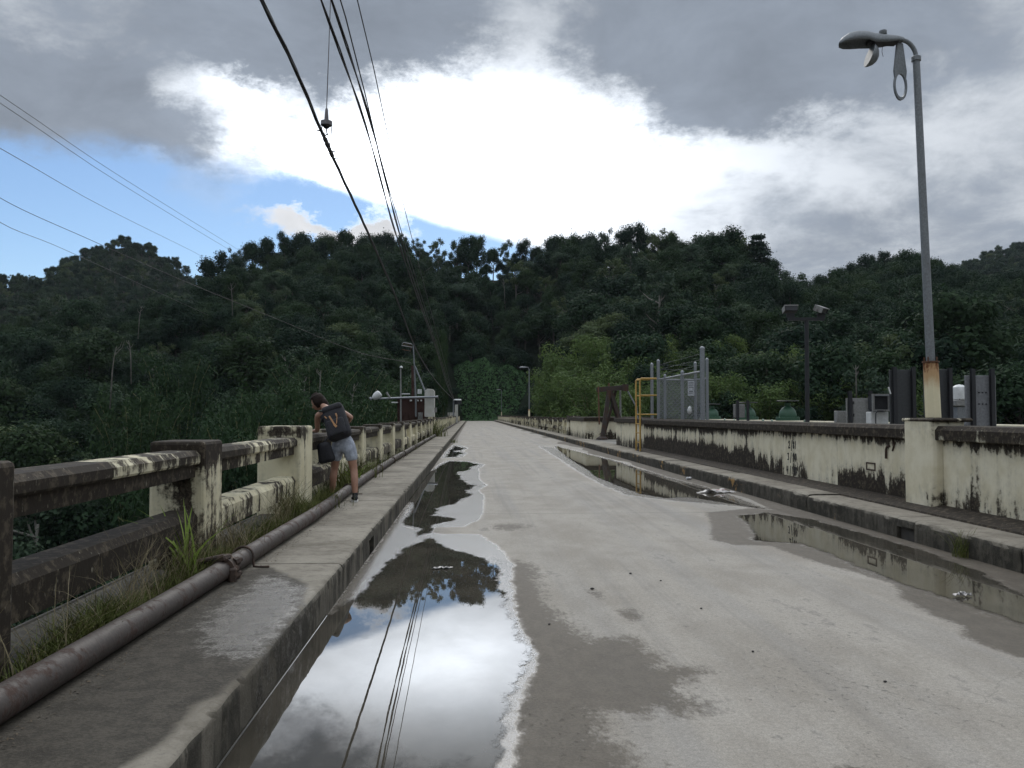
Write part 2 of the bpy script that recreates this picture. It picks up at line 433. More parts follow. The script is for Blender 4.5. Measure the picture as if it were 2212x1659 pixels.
RP2 = [(4.503, 12.679), (4.87, 11.802), (4.933, 10.491), (4.985, 9.187), (4.874, 7.922), (4.593, 6.783), (4.474, 6.367), (3.943, 5.503), (3.933, 5.816), (3.888, 6.643), (3.797, 7.201), (3.803, 8.098), (3.869, 8.776), (3.812, 9.583), (3.469, 9.778), (3.32, 9.877), (3.554, 10.351), (3.799, 11.344), (3.914, 12.207)]
RD2 = [(3.608, 12.722), (3.253, 11.249), (2.889, 9.898), (3.054, 9.533), (3.425, 9.429), (3.429, 8.947), (3.52, 8.371), (3.685, 7.801), (3.741, 7.254), (3.491, 6.662), (3.452, 6.115), (3.481, 5.838), (3.331, 5.533), (3.341, 5.199), (3.406, 5.043), (3.414, 4.676), (3.5, 3.0), (5.2, 3.0), (5.2, 9.349), (5.2, 12.07), (4.8, 13.4)]
DP1 = [(0.385, 8.73), (0.579, 8.383), (0.581, 7.781), (0.606, 6.637), (0.679, 5.975), (0.815, 5.541), (0.942, 5.65), (1.068, 5.644), (1.134, 5.36), (1.12, 4.965), (1.272, 4.957), (1.377, 4.885), (1.189, 4.743), (1.085, 4.586), (1.106, 4.225), (0.94, 4.335), (0.887, 4.203), (0.694, 4.245), (0.644, 3.94), (0.718, 3.598), (0.724, 3.0), (-0.038, 3.0), (-0.1, 8.754)]
WET1 = [(-1.073, 6.4), (-1.073, 14.5), (-.9, 11.3), (-.62, 10.9), (-.4, 10.6), (.10, 10.55), (.30, 9.6), (.42, 8.5), (.36, 7.5), (.34, 6.2), (.40, 5.2), (.22, 4.2), (.12, 3.0), (0, 3.0), (-.2, 6.0)]
WET2 = [(-1.073, 21.0), (-1.0, 24.6), (-.78, 27.6), (-.05, 27.1), (.42, 25.2), (.22, 23.2), (.20, 19.4), (.34, 17.8), (.15, 16.6), (.25, 15.6), (.18, 13.0), (.12, 12.0), (-.1, 11.2), (-.9, 11.2), (-1.0, 14.6)]
WET3 = [(-1.04, 28.8), (-1.03, 34), (-.9, 42), (-.5, 41), (-.1, 37.4), (-.35, 34.4), (-.12, 32.6), (-.3, 29.4)]
WETR = [(3.2, 40), (2.95, 28), (2.75, 20), (2.85, 15.6), (3.5, 14.4), (4.3, 13.6), (4.7, 13.0), (4.9, 16), (4.72, 20), (4.75, 27), (4.3, 36)]
SWW = [(-1.702, 7.024), (-1.214, 6.253), (-1.12, 5.581), (-1.08, 4.989), (-1.08, 4.195), (-1.113, 3.826), (-1.176, 3.71), (-1.175, 3.281), (-1.229, 3.115), (-1.406, 2.6), (-1.90, 2.6), (-1.95, 3.405), (-1.95, 6.3), (-1.839, 6.6)]
SWF = [(-1.55, 6.6), (-1.22, 6.1), (-1.12, 5.3), (-1.10, 4.35), (-1.35, 4.5), (-1.55, 5.0)]

def sdist(P, poly):
    """signed distance, positive inside"""
    P = np.asarray(P, float); A = np.array(poly, float); Bp = np.roll(A, -1, 0)
    dmin = np.full(len(P), 1e9); ins = np.zeros(len(P), bool)
    for a, b in zip(A, Bp):
        ab = b - a; t = np.clip(((P - a) @ ab) / max(ab @ ab, 1e-9), 0, 1)
        dmin = np.minimum(dmin, np.hypot(*(P - (a + t[:, None] * ab)).T))
        if a[1] != b[1]:
            c = ((a[1] > P[:, 1]) != (b[1] > P[:, 1])) & (P[:, 0] < (b[0] - a[0]) * (P[:, 1] - a[1]) / (b[1] - a[1]) + a[0])
            ins ^= c
    return np.where(ins, dmin, -dmin)
def sm(x, lo, hi):
    t = np.clip((x - lo) / (hi - lo), 0, 1); return t * t * (3 - 2 * t)
def setattr_f(me, name, val):
    a = me.attributes.new(name, 'FLOAT', 'POINT'); a.data.foreach_set('value', np.asarray(val, np.float32))

XL, XR = -1.075, 5.20          # the two kerb faces
ZK = 0.255                     # footway height

def grid(name, xs, ys, zf, mat, parent=None):
    X, Y = np.meshgrid(xs, ys); V = np.stack([X.ravel(), Y.ravel(), zf(X.ravel(), Y.ravel())], 1)
    nx, ny = len(xs), len(ys)
    i = np.arange(nx - 1)[None, :] + nx * np.arange(ny - 1)[:, None]; i = i.ravel()
    return npmesh(name, V, np.stack([i, i + 1, i + nx + 1, i + nx], 1), mat, parent, smooth=True)

base = MB().box(XL - .02, XR + .02, -12, 205, -.30, -.02).build('road', M['groove'])
struct(base)
cuts = [-12, 12.70, 28.1, 43.6, 59.1, 90, 130, 205]
for k in range(len(cuts) - 1):
    y0, y1 = cuts[k] + (.007 if k else 0), cuts[k + 1] - .007
    if k == 0: ys = np.concatenate([np.arange(-12, 2.4, .8), np.arange(2.4, 8, .045), np.arange(8, y1, .08), [y1]])
    elif k < 3: ys = np.append(np.arange(y0, y1, .16 if k == 1 else .3), y1)
    else: ys = np.append(np.arange(y0, y1, 2.0), y1)
    xs = np.linspace(XL, XR, 141 if k < 2 else (90 if k == 2 else 14))
    o = grid('road_slab', xs, ys, lambda X, Y: np.zeros_like(X), M['road'], base)
    me = o.data; n = len(me.vertices); co = np.zeros(n * 3, np.float32); me.vertices.foreach_get('co', co); P2 = co.reshape(-1, 3)[:, :2]
    film = np.zeros(n); damp = np.zeros(n); sand = np.zeros(n)
    if k < 4:
        film = np.maximum.reduce([sm(sdist(P2, w), -.16, .14) for w in (WET1, WET2, WET3)] + [.8 * sm(sdist(P2, WETR), -.3, .2)])
        film = np.maximum.reduce([film] + [sm(sdist(P2, w), -.10, .03) for w in (LP1, LP2, LP3, RP1)])
        film = np.maximum(film, .50 * sm(sdist(P2, RP2), -.35, .1))
        damp = np.maximum.reduce([sm(sdist(P2, DP1), -.34, .28), sm(sdist(P2, RD2), -.14, .12), .75 * sm(sdist(P2, WETR), -.05, .2)])
        damp = np.maximum.reduce([damp] + [.62 * sm(sdist(P2, w), -.45, .05) for w in (LP1, LP2, LP3)])
        for (cx, cy, rx, ry) in [(1.62, 3.52, .16, .05), (2.65, 3.52, .14, .06), (1.05, 7.0, .1, .3), (1.2, 6.3, .12, .3), (.55, 11.2, .35, .5)]:
            damp = np.maximum(damp, .72 * np.exp(-(((P2[:, 0] - cx) / rx) ** 2 + ((P2[:, 1] - cy) / ry) ** 2)))
    edge = 4.62 + .18 * np.sin(P2[:, 1] * .55) + .08 * np.sin(P2[:, 1] * 1.7 + 1)
    sand = sm(P2[:, 0] - edge, -.05, .22) * np.where(P2[:, 1] < 45, 1, .6)
    sand = np.maximum(sand, .9 * sm(P2[:, 1] - 24, 0, 20) * sm(-(P2[:, 0] + .80), -.02, .2))
    setattr_f(me, 'film', film); setattr_f(me, 'damp', damp); setattr_f(me, 'sand', sand)

# ------------------------------------------------------------------ standing water
def m_water():
    """muddy rain water; towards its ragged shore the film thins out to nothing"""
    m_, q = newmat('puddle_water'); p = q.pos()
    n = q.noise(q.vmul(p, (1, .6, 1)), 2.2, 5, .6)
    setp(q, q.mix(q.ss(n, .35, .65), c4((.040, .036, .028)), c4((.066, .058, .045))), .004, 0, .62)
    q.b.inputs['IOR'].default_value = 1.34
    setp(q, normal=q.bump(q.noise(p, 4.0, 2, .5), .010, .01))
    dep = q.attr('depth'); nf = q.noise(q.vmul(p, (1, .5, 1)), 9, 7, .7); nh = q.noise(q.vmul(p, (1, .6, 1)), 34, 5, .7)
    k = q.ss(q.add(dep, q.mul(q.sub(nf, .5), .22), q.mul(q.sub(nh, .5), .10)), -.012, .050)
    tr = q.N.new('ShaderNodeBsdfTransparent'); mx_ = q.N.new('ShaderNodeMixShader'); q.put(mx_.inputs[0], k)
    q.L.new(tr.outputs[0], mx_.inputs[1]); q.L.new(q.b.outputs[0], mx_.inputs[2]); q.L.new(mx_.outputs[0], q.o.inputs[0])
    M['water'] = m_
m_water()
def jag(poly, amp, step, seed, fixed=None):
    """ragged shoreline: the outline resampled finely and pushed about at several scales"""
    rg = np.random.default_rng(seed); out = []; sl = 0.0
    ph = rg.uniform(0, 6.28, (2, 5)); wl = np.array([.9, .37, .16, .07, .035]); am = np.array([.9, .8, .5, .22, .08])
    for a, b in zip(poly, poly[1:] + poly[:1]):
        a = np.array(a); b = np.array(b); L_ = np.hypot(*(b - a)); st = step * (.5 + .07 * min(a[1], 40)); n = max(1, int(L_ / st))
        for i in range(n):
            p = a + (b - a) * i / n; s_ = sl + L_ * i / n
            if not (abs(a[0] - XL) < .004 and abs(b[0] - XL) < .004):
                k = amp * (.6 + .05 * p[1]); sc = 1 + .08 * p[1]
                p = p + k * np.array([(am * np.sin(6.28 * s_ / (wl * sc) + ph[0])).sum(), 1.6 * (am * np.sin(6.28 * s_ / (wl * sc) + ph[1])).sum()])
                p[0] = max(p[0], XL + .002)
            out.append(tuple(p))
        sl += L_
    return out
def puddle(poly, label, amp, dx, seed, z=.004):
    """a level sheet of water; 'depth' holds the distance from its shore, deep along the kerb it leans against"""
    pts = jag(poly, amp, .05, seed); A = np.array(pts); m_ = .10
    dy = dx * 2.2
    xs = np.arange(max(A[:, 0].min() - m_, XL + .0015), A[:, 0].max() + m_ + dx, dx); ys = np.arange(A[:, 1].min() - m_, A[:, 1].max() + m_ + dy, dy)
    X, Y = np.meshgrid(xs, ys); P2 = np.stack([X.ravel(), Y.ravel()], 1)
    kerb = abs(A[:, 0].min() - XL) < .01
    pl = [(x - .5 if kerb and x < XL + .004 else x, y) for x, y in pts]
    dp = sdist(P2, pl)
    nx, ny = len(xs), len(ys); i = (np.arange(nx - 1)[None, :] + nx * np.arange(ny - 1)[:, None]).ravel()
    F = np.stack([i, i + 1, i + nx + 1, i + nx], 1); F = F[(dp[F] > -.09).any(1)]
    used = np.unique(F); re_ = np.full(len(P2), -1); re_[used] = np.arange(len(used))
    V = np.column_stack([P2[used], np.full(len(used), z)]); F = re_[F]; D_ = dp[used]
    if kerb:      # water creeps a little up the kerb face
        ky = [p[1] for p in pts if abs(p[0] - XL) < .004]; yy = np.linspace(min(ky), max(ky), 70); t = np.linspace(0, 1.45, 6)
        o_ = len(V); V2 = np.array([(XL + .0012 + .011 * (1 - math.sin(a)), y, z + .0006 + .011 * (1 - math.cos(a))) for y in yy for a in t])
        F2 = np.array([(o_ + r * 6 + c, o_ + r * 6 + c + 1, o_ + (r + 1) * 6 + c + 1, o_ + (r + 1) * 6 + c) for r in range(69) for c in range(5)])
        V = np.concatenate([V, V2]); F = np.concatenate([F, F2]); D_ = np.concatenate([D_, np.full(len(V2), 1.0)])
    o = npmesh('puddle', V, F, M['water'], smooth=True); setattr_f(o.data, 'depth', D_)
    struct(o); o['label'] = label; return o
puddle(LP1, 'big still puddle along the left kerb mirroring white cloud and treetops', .012, .03, 1)
puddle(LP2, 'long dark puddle farther along the left kerb mirroring the forest', .018, .045, 2)
puddle(LP3, 'small farthest puddle by the left kerb', .02, .06, 3)
puddle(RP1, 'narrow far puddle in the right gutter mirroring the cream wall', .018, .05, 4)
puddle(RP2, 'brown near puddle in the right gutter below the painted figures', .012, .035, 5)

# ------------------------------------------------------------------ footways with kerbs
def wob1(y, s=0):
    return .5 * math.sin(y * 1.3 + s) + .3 * math.sin(y * 4.1 + 2 * s) + .35 * math.sin(y * 11.7 + 3 * s) + .25 * math.sin(y * 23 + s)
def sweep(name, prof, ys, mat, parent, seed, jit):
    """sweep a cross-section along y; jit(i) = how crumbled profile point i is"""
    rg = np.random.default_rng(seed); n = len(prof); V = []
    for y in ys:
        for i, (x, z) in enumerate(prof):
            j = jit[i]; w = wob1(y, seed + i)
            chip = max(0, rg.normal(0, 1) - 1.3) * 1.2
            V.append((x + j * (w * .5 - chip * (1 if x < 0 else -1)), y, z - abs(j) * (abs(w) * .25 + chip * .6)))
    F = []
    for a in range(len(ys) - 1):
        for i in range(n - 1):
            F.append((a * n + i, (a + 1) * n + i, (a + 1) * n + i + 1, a * n + i + 1))
    F = np.array(F); V = np.array(V)
    o = npmesh(name, V, F, mat, parent)
    cap = bmesh.new(); cap.from_mesh(o.data); cap.verts.ensure_lookup_table()
    for s0 in (0, (len(ys) - 1) * n):
        try: cap.faces.new([cap.verts[s0 + i] for i in range(n)])
        except Exception: pass
    bmesh.ops.recalc_face_normals(cap, faces=cap.faces); cap.to_mesh(o.data); cap.free()
    return o
def footattrs(o, wet, filmp):
    me = o.data; n = len(me.vertices); co = np.zeros(n * 3, np.float32); me.vertices.foreach_get('co', co); P = co.reshape(-1, 3)
    dm = np.zeros(n); fl = np.zeros(n)
    if wet:
        dm = sm(sdist(P[:, :2], wet), -.14, .12); fl = .95 * sm(sdist(P[:, :2], filmp), -.40, .34)
    setattr_f(me, 'damp', dm); setattr_f(me, 'film', fl)

fw_l = struct(MB().box(-2.78, XL - .06, -12, 165, -.30, ZK - .05).build('footway_left', M['groove']))
lc = [-12, 2.35, 7.1, 12.2, 17.0, 22, 27, 32, 42, 62, 90, 120, 165]
for k in range(len(lc) - 1):
    y0, y1 = lc[k] + .006, lc[k + 1] - .006
    st = .035 if 0 < k < 3 else (.09 if k < 6 else 1.0)
    if k == 0: st = .3
    sp = [(y0, y1, 0)]
    if k == 2: sp = [(y0, 8.98, 0), (8.98, 9.36, 1), (9.36, y1, 0)]
    for (a, b, notch) in sp:
        ys = np.append(np.arange(a, b, st), b)
        zb_ = .165 if notch else -.05
        xs_top = list(np.linspace(-2.10, XL - .16, 9))
        prof = [(-2.10, -.04)] + [(x, ZK - (.004 if i == 0 else 0)) for i, x in enumerate(xs_top)] + [(XL - .09, ZK + .001), (XL - .03, ZK - .002), (XL - .006, ZK - .016), (XL, ZK - .045), (XL, .17), (XL, zb_ if notch else .08), (XL, zb_)]
        jit = [0] + [0] * 9 + [0, .006, .013, .012, .006, .004, 0]
        o = sweep('footway_slab', prof, ys, M['walk'], fw_l, 3 + k, jit)
        footattrs(o, SWW, SWF)
MB().box(XL - .42, XL - .05, 8.90, 9.44, -.05, .20).build('drain_hole_shade', M['groove'], fw_l)  # solid block, coloured dark to stand for shade inside the drain opening
# raised sill under the railing
sill = MB(); sill.box(-2.62, -2.105, -12, 165, -.30, ZK + .012)
sill.build('railing_sill', M['walk_dark'], fw_l, bevel=.02)
setattr_f(bpy.data.objects['railing_sill'].data, 'damp', np.zeros(len(bpy.data.objects['railing_sill'].data.vertices)))

fw_r = struct(MB().box(XR + .06, 6.3, -12, 190, -.30, ZK - .055).build('footway_right', M['groove']))
rc = [-12, 3.2, 7.7, 12.75, 17.5, 22.4, 27.6, 34, 45, 70, 110, 190]
for k in range(len(rc) - 1):
    y0, y1 = rc[k] + .008, rc[k + 1] - .008
    st = .06 if 0 < k < 5 else (.15 if k < 8 else 1.5)
    if k == 0: st = .3
    sp = [(y0, y1, 0)]
    if k == 2: sp = [(y0, 9.62, 0), (9.62, 10.02, 1), (10.02, y1, 0)]
    dz_ = (.0, .004, -.006, .012, 0, .006, -.004, 0, 0, 0, 0)[k]
    for (a, b, notch) in sp:
        ys = np.append(np.arange(a, b, st), b)
        zb_ = .14 if notch else -.05
        xs_top = list(np.linspace(XR + .17, 6.02, 6))
        prof = [(XR, zb_), (XR, zb_ if notch else .08), (XR, .16), (XR + .002, ZK - .05 + dz_), (XR + .012, ZK - .02 + dz_), (XR + .04, ZK - .004 + dz_), (XR + .10, ZK + dz_)] + [(x, ZK + dz_) for x in xs_top] + [(6.02, -.04)]
        jit = [0, -.006, -.010, -.02, -.02, -.010, 0] + [0] * 7
        o = sweep('footway_slab', prof, ys, M['walk'], fw_r, 31 + k, jit)
        footattrs(o, None, None)
MB().box(XR + .05, XR + .5, 9.55, 10.1, -.05, .19).build('drain_hole_shade', M['groove'], fw_r)  # dark-coloured block in place of shade behind the right drain notch

# ------------------------------------------------------------------ dam body under the road
dm = MB()
dm.prism([(-2.70, ZK - .02), (-2.70, -3), (-14, -44), (20, -44), (16.2, -6), (16.2, .22), (6.20, .22), (6.20, -.06), (-2.60, -.06)],
         lambda p, t: (p[0], -14 if t == 0 else 196, p[1]))
struct(dm.build('dam', M['dam_concrete']))

# ------------------------------------------------------------------ left railing
PO = [4.045 + 3.265 * i for i in range(-2, 50)]
rail = thing('concrete_railing', (-2.3, 10, ZK), 'long cream concrete post and rail railing with black mould on the left, over the valley', 'railing')
def post(y1, w, x0, x1, zt, mould, mat='paint', parent=rail, name='post', mt=.35, mb=.0, bev=.028):
    o = MB().box(x0, x1, y1 - w, y1, ZK - .03, zt).build(name, M[mat], parent, bevel=bev, seg=2)
    o['mould'] = mould; o['mould_top'] = mt; o['mould_base'] = mb
    return o
rg = random.Random(5)
def near_m(y):
    return .36 if y < 5 else (.20 if y < 8 else (.12 if y < 9.5 else -.10))
pillars = {2: ('pillar', 11.38, .82, 1.352, -.20), 14: ('pillar', 50.0, 1.05, 1.36, -.2), 28: ('pillar', 96.0, 1.0, 1.36, -.2)}
prev = None
for i, y in enumerate(PO):
    if y > 160: break
    w = .49; j = i - 2
    if j in pillars:
        nm, y, w, zt, mo = pillars[j]; post(y, w, -2.66, -2.13, zt, mo, mt=.22, mb=.08)
    else:
        mo = {0: .12, 1: -.02}.get(j, -.13 + rg.uniform(-.05, .07)) if j >= 0 else .3
        post(y, w if j < 12 else .45, -2.57, -2.13, 1.285 + (.0 if j < 2 else -.02), mo, mt=.30, mb=.10)
    if prev is not None:
        a, b = prev, y - w
        if b - a > .2:
            far = a > 55
            m1 = near_m(b) + rg.uniform(-.04, .05) if b < 12 else .14 + rg.uniform(-.1, .08)
            segs = [(a, b, m1)]
            if j == 1: segs = [(a, a + 1.15, .50), (a + 1.15, b, -.06)]
            if j == 2: segs = [(a, a + .9, .40), (a + .9, b, -.02)]
            for (s0, s1, mm) in segs:
                o = MB().prism([(-2.175, 1.105), (-2.165, 1.12), (-2.165, 1.175), (-2.20, 1.212), (-2.40, 1.215), (-2.435, 1.18), (-2.435, 1.105)],
                               lambda p, t, s0=s0, s1=s1: (p[0], s0 - .004 if t == 0 else s1 + .004, p[1])).build('upper_rail', M['paint'], rail)
                o['mould'] = mm; o['mould_top'] = .12; o['mould_base'] = 0
            if not far:
                o = MB().box(-2.40, -2.205, a - .004, b + .004, 1.0, 1.109).build('rail_web', M['paint'], rail); o['mould'] = m1 + .12; o['mould_top'] = 0.; o['mould_base'] = 0.
            o = MB().prism([(-2.185, .50), (-2.18, .68), (-2.215, .73), (-2.40, .735), (-2.425, .70), (-2.42, .50)],
                           lambda p, t, a=a, b=b: (p[0], a - .004 if t == 0 else b + .004, p[1])).build('lower_rail', M['paint'], rail)
            o['mould'] = (.34 if b < 8 else (-.06 if b < 12 else .0 + rg.uniform(-.08, .1))); o['mould_top'] = 0.; o['mould_base'] = .1
    prev = y
# solid panels close the railing farther on
for (a, b) in [(13.4 + .3, 16.4), (26.6, 29.7), (30.0, 33.0)]:
    o = MB().box(-2.50, -2.26, a, b, ZK, 1.02).build('infill_panel', M['paint'], rail); o['mould'] = -.05; o['mould_top'] = .1; o['mould_base'] = .15

# ------------------------------------------------------------------ right parapet wall
XW = 6.04
wall = thing('parapet_wall', (6.2, 15, ZK), 'long cream parapet wall with dark coping and black mould, right of the road', 'wall')
def wpart(name, x0, x1, y0, y1, z0, z1, mat='paint_wall', mould=-.22, mt=0., mb=.0, bev=.012, parent=wall):
    o = MB().box(x0, x1, y0, y1, z0, z1).build(name, M[mat], parent, bevel=bev)
    o['mould'] = float(mould); o['mould_top'] = float(mt); o['mould_base'] = float(mb); return o
wc = [(-12, 1.2, -.2, .16), (1.2, 5.8, -.22, .18), (5.8, 10.45, -.22, .22), (11.17, 13.55, -.20, .44), (13.55, 16.0, -.24, .22), (16.0, 17.6, -.20, .36), (17.6, 20.4, -.14, .62), (20.4, 23.4, -.09, .78), (23.4, 26.3, -.08, .78), (26.3, 29.0, -.09, .70)]
for (a, b, mo, mb) in wc:
    wpart('wall_panel', XW, 6.34, a + .004, b - .004, .20, 1.18, mould=mo, mt=.30, mb=mb, bev=.006)
for (a, b, mo) in [(-12, 1.4, .2), (1.4, 6.2, .08), (6.2, 10.47, .05), (11.15, 14.55, .13), (14.56, 19.6, .34), (19.61, 24.7, .36), (24.71, 29.0, .34)]:
    o = MB().prism([(5.955, 1.168), (5.945, 1.18), (5.945, 1.30), (5.985, 1.352), (6.37, 1.358), (6.41, 1.33), (6.41, 1.168)], lambda p, t, a=a, b=b: (p[0], a + .003 if t == 0 else b - .003, p[1])).build('coping', M['paint_cap'], wall)
    o['mould'] = mo - .04; o['mould_top'] = .16; o['mould_base'] = 0.
o = MB().prism([(5.70, .23), (5.715, .272), (5.98, .335), (6.10, .345), (6.10, .23)], lambda p, t: (p[0], -12 if t == 0 else 29.0, p[1])).build('footing', M['paint_wall'], wall)
o['mould'] = .38; o['mould_top'] = 0.; o['mould_base'] = .3
pier = MB().prism([(5.90, 10.49), (5.94, 10.45), (6.34, 10.45), (6.34, 11.17), (5.94, 11.17), (5.90, 11.13)], lambda p, t: (p[0], p[1], .235 if t == 0 else 1.44)).build('pier', M['paint_wall'], wall, bevel=.02)
pier['mould'] = -.25; pier['mould_top'] = .1; pier['mould_base'] = .22
o = wpart('pier_cap', 5.885, 6.42, 10.39, 11.19, 1.405, 1.452, 'paint_wall', -.12, .2, 0, .018, pier)
# far stretch and the return behind the gap
wpart('wall_panel', XW, 6.34, 29.0, 34.6, .20, 1.18, mould=-.22, mt=.2, mb=.32)
wpart('coping', 5.945, 6.41, 29.0, 34.64, 1.182, 1.356, 'paint_cap', .28, .1)
far = thing('end_block', (6.4, 46, ZK), 'cream masonry block with dark coping beyond the steel trestle on the right', 'wall')
wpart('wall_panel', 5.88, 9.6, 42.8, 49.4, .15, 1.15, mould=-.22, mt=.15, mb=.25, parent=far)
wpart('coping', 5.80, 9.7, 42.72, 49.45, 1.152, 1.36, 'paint_cap', .20, .15, parent=far)
wpart('end_pillar', 5.78, 6.45, 49.46, 50.4, .15, 1.42, 'paint_wall', -.14, .2, .2, parent=far)
rr = thing('concrete_railing', (6.0, 90, ZK), 'far cream concrete railing of close posts along the right side of the road', 'railing')
prev = 50.4
yy = 53.7
while yy < 131:
    post(yy, .45, 5.88, 6.28, 1.30, -.10 + rg.uniform(-.06, .08), parent=rr, mt=.3, mb=.1)
    for (z0, z1, nm, mm) in ((1.0, 1.2, 'upper_rail', .12), (.5, .72, 'lower_rail', .05)):
        o = MB().box(5.95, 6.20, prev - .003, yy - .447, z0, z1).build(nm, M['paint'], rr); o['mould'] = mm + rg.uniform(-.1, .1); o['mould_top'] = 0.; o['mould_base'] = 0.
    o = MB().box(6.0, 6.15, prev - .003, yy - .447, ZK - .02, .40).build('kick_panel', M['paint'], rr); o['mould'] = -.1; o['mould_top'] = 0.; o['mould_base'] = .1
    prev = yy; yy += 3.4
wpart('wall_panel', 5.95, 6.3, prev + .01, 186, .15, 1.1, mould=-.2, mt=.1, mb=.2, parent=rr)
wpart('coping', 5.88, 6.38, prev + .01, 186, 1.102, 1.28, 'paint_cap', .2, .1, parent=rr)

# platform parapet far right
pp = thing('low_parapet', (13.8, 15, .22), 'thin pale edge of the far parapet behind the machinery on the right', 'wall')
wpart('wall_panel', 13.6, 13.9, -6, 48, .20, 1.15, mould=-.1, parent=pp)
wpart('coping', 13.52, 13.98, -6, 48, 1.152, 1.24, 'paint_wall', -.25, parent=pp)

# painted figures on the wall, hook, little frame
simple('black_paint', (.018, .017, .016), .75)
simple('rust_dark', (.055, .035, .025), .8, var=.5, scale=20, bump=.3)
def stroke(paths, name, w=.028):
    mb_ = MB()
    for pts in paths:
        for (a, b) in zip(pts[:-1], pts[1:]):
            mb_.beam((XW - .0022, a[0], a[1]), (XW - .0022, b[0], b[1]), w, .003, (1, 0, 0))
        for a in pts: mb_.lathe([(w * .5, 0), (w * .5, .0026)], 8, (XW - .0008, a[0], a[1]), (-1, 0, 0))
    return mb_.build(name, M['black_paint'], wall)
def gl(y, z, s, paths):   # y runs towards the camera as the text reads left to right
    return [[(y - a * s, z + b * s) for a, b in p] for p in paths]
D2 = [[(0, .75), (.15, 1), (.4, 1), (.5, .78), (.38, .5), (0, 0), (.55, .05)]]
D3 = [[(0, .95), (.4, 1), (.2, .6), (.45, .4), (.35, .08), (0, .05)]]
D4 = [[(.05, 1), (0, .45), (.5, .5)], [(.45, 1), (.4, -.1)]]
SL = [[(.3, 1.1), (0, -.35)]]
D8 = [[(.2, .55), (0, .8), (.2, 1), (.4, .8), (.2, .55), (0, .25), (.2, 0), (.42, .25), (.2, .55)]]
D1 = [[(.1, 1), (0, 0)]]
D9 = [[(.45, .7), (.2, .55), (0, .8), (.2, 1), (.45, .85), (.4, 0)]]
D0 = [[(.2, 0), (0, .4), (.1, 1), (.35, 1), (.45, .5), (.2, 0)]]
sz = .125
stroke(gl(15.66, .865, sz, D2) + gl(15.52, .865, sz, SL) + gl(15.44, .865, sz, D8) + gl(15.33, .865, sz, D1), 'painted_figures')
stroke(gl(15.71, .635, sz, D3) + gl(15.57, .635, sz, SL) + gl(15.45, .635, sz, D9) + gl(15.34, .635, sz, D0), 'painted_figures')
stroke(gl(15.76, .385, sz, D4) + gl(15.60, .385, sz, SL) + gl(15.50, .385, sz, D1) + gl(15.42, .385, sz, D0) + gl(15.33, .385, sz, D0), 'painted_figures')
MB().tube([(XW + .02, 11.80, 1.03), (XW - .02, 11.80, 1.05), (XW - .022, 11.84, 1.04), (XW - .022, 11.875, .99), (XW - .022, 11.88, .86)], .016, 8).build('pipe_stub', M['rust_dark'], wall, smooth=True)
MB().tube([(XW - .012, 11.70, 1.14), (XW - .012, 11.66, 1.06), (XW - .012, 11.71, .98)], .012, 6).build('pipe_stub', M['rust_dark'], wall, smooth=True)
fr = MB()
fr.box(XW - .012, XW + .01, 12.24, 12.52, .755, .775); fr.box(XW - .012, XW + .01, 12.24, 12.26, .675, .755); fr.box(XW - .012, XW + .01, 12.50, 12.52, .675, .755); fr.box(XW - .012, XW + .01, 12.24, 12.52, .655, .675)
fr.build('metal_frame', M['rust_dark'], wall)
# ------------------------------------------------------------------ hills: heights by azimuth and distance from the dam's near end
K = 1804.0
A0 = R(2.8)
def az_u(u): return math.atan((u - 1106) / K) + A0
_u =  np.array([-900, -300, 0, 200, 400, 430, 455, 520, 570, 640, 740, 830, 890, 950, 1000, 1060, 1110, 1170, 1200, 1250, 1300, 1380, 1450, 1500, 1560, 1600, 1640, 1690, 1740, 1800, 1850, 1900, 1980, 2040, 2100, 2212, 2500, 3200])
_rv = np.array([ 640,  650, 655, 640, 615, 590, 562, 528, 513, 500, 498, 497, 512, 522, 532, 538, 530, 530, 505, 500, 506, 500, 508, 525, 515, 522, 545, 592, 606, 590, 566, 553, 550, 562, 585, 590, 560, 540])
_rd = np.array([ 260,  250, 250, 250, 255, 262, 268, 275, 278, 280, 282, 285, 285, 285, 285, 285, 282, 280, 275, 272, 270, 266, 262, 260, 258, 256, 255, 258, 270, 285, 295, 300, 305, 305, 300, 290, 280, 280])
_bd = np.interp(_u, [-900, 0, 700, 850, 950, 1000, 1100, 1200, 1300, 1500, 2212, 3200], [40, 42, 48, 70, 130, 196, 200, 160, 112, 92, 78, 78])
_bz = np.interp(_u, [-900, 0, 700, 850, 950, 1000, 1100, 1250, 1500, 2212, 3200], [-34, -34, -30, -26, -14, -1.0, -1.0, -4, -5, -5, -5])
_fu = np.array([-900, -300, 0, 50, 90, 135, 180, 230, 270, 300, 330, 370, 400, 430, 470, 560, 800, 1900, 2040, 2080, 2140, 2212, 2330, 2600, 3200])
_fv = np.array([ 560,  575, 588, 590, 575, 548, 530, 508, 503, 508, 524, 548, 575, 590, 606, 640, 700, 640, 580, 563, 538, 512, 480, 470, 520])
_fd = np.array([ 560,  560, 560, 570, 580, 590, 600, 600, 600, 600, 600, 590, 585, 580, 575, 570, 560, 640, 680, 690, 700, 700, 700, 700, 700])
_aA = np.arctan((_u - 1106) / K) + A0; _aF = np.arctan((_fu - 1106) / K) + A0
rv = lambda a: np.interp(a, _aA, _rv); rd = lambda a: np.interp(a, _aA, _rd)
bd = lambda a: np.interp(a, _aA, _bd); bz = lambda a: np.interp(a, _aA, _bz)
TREE_H = 10.5
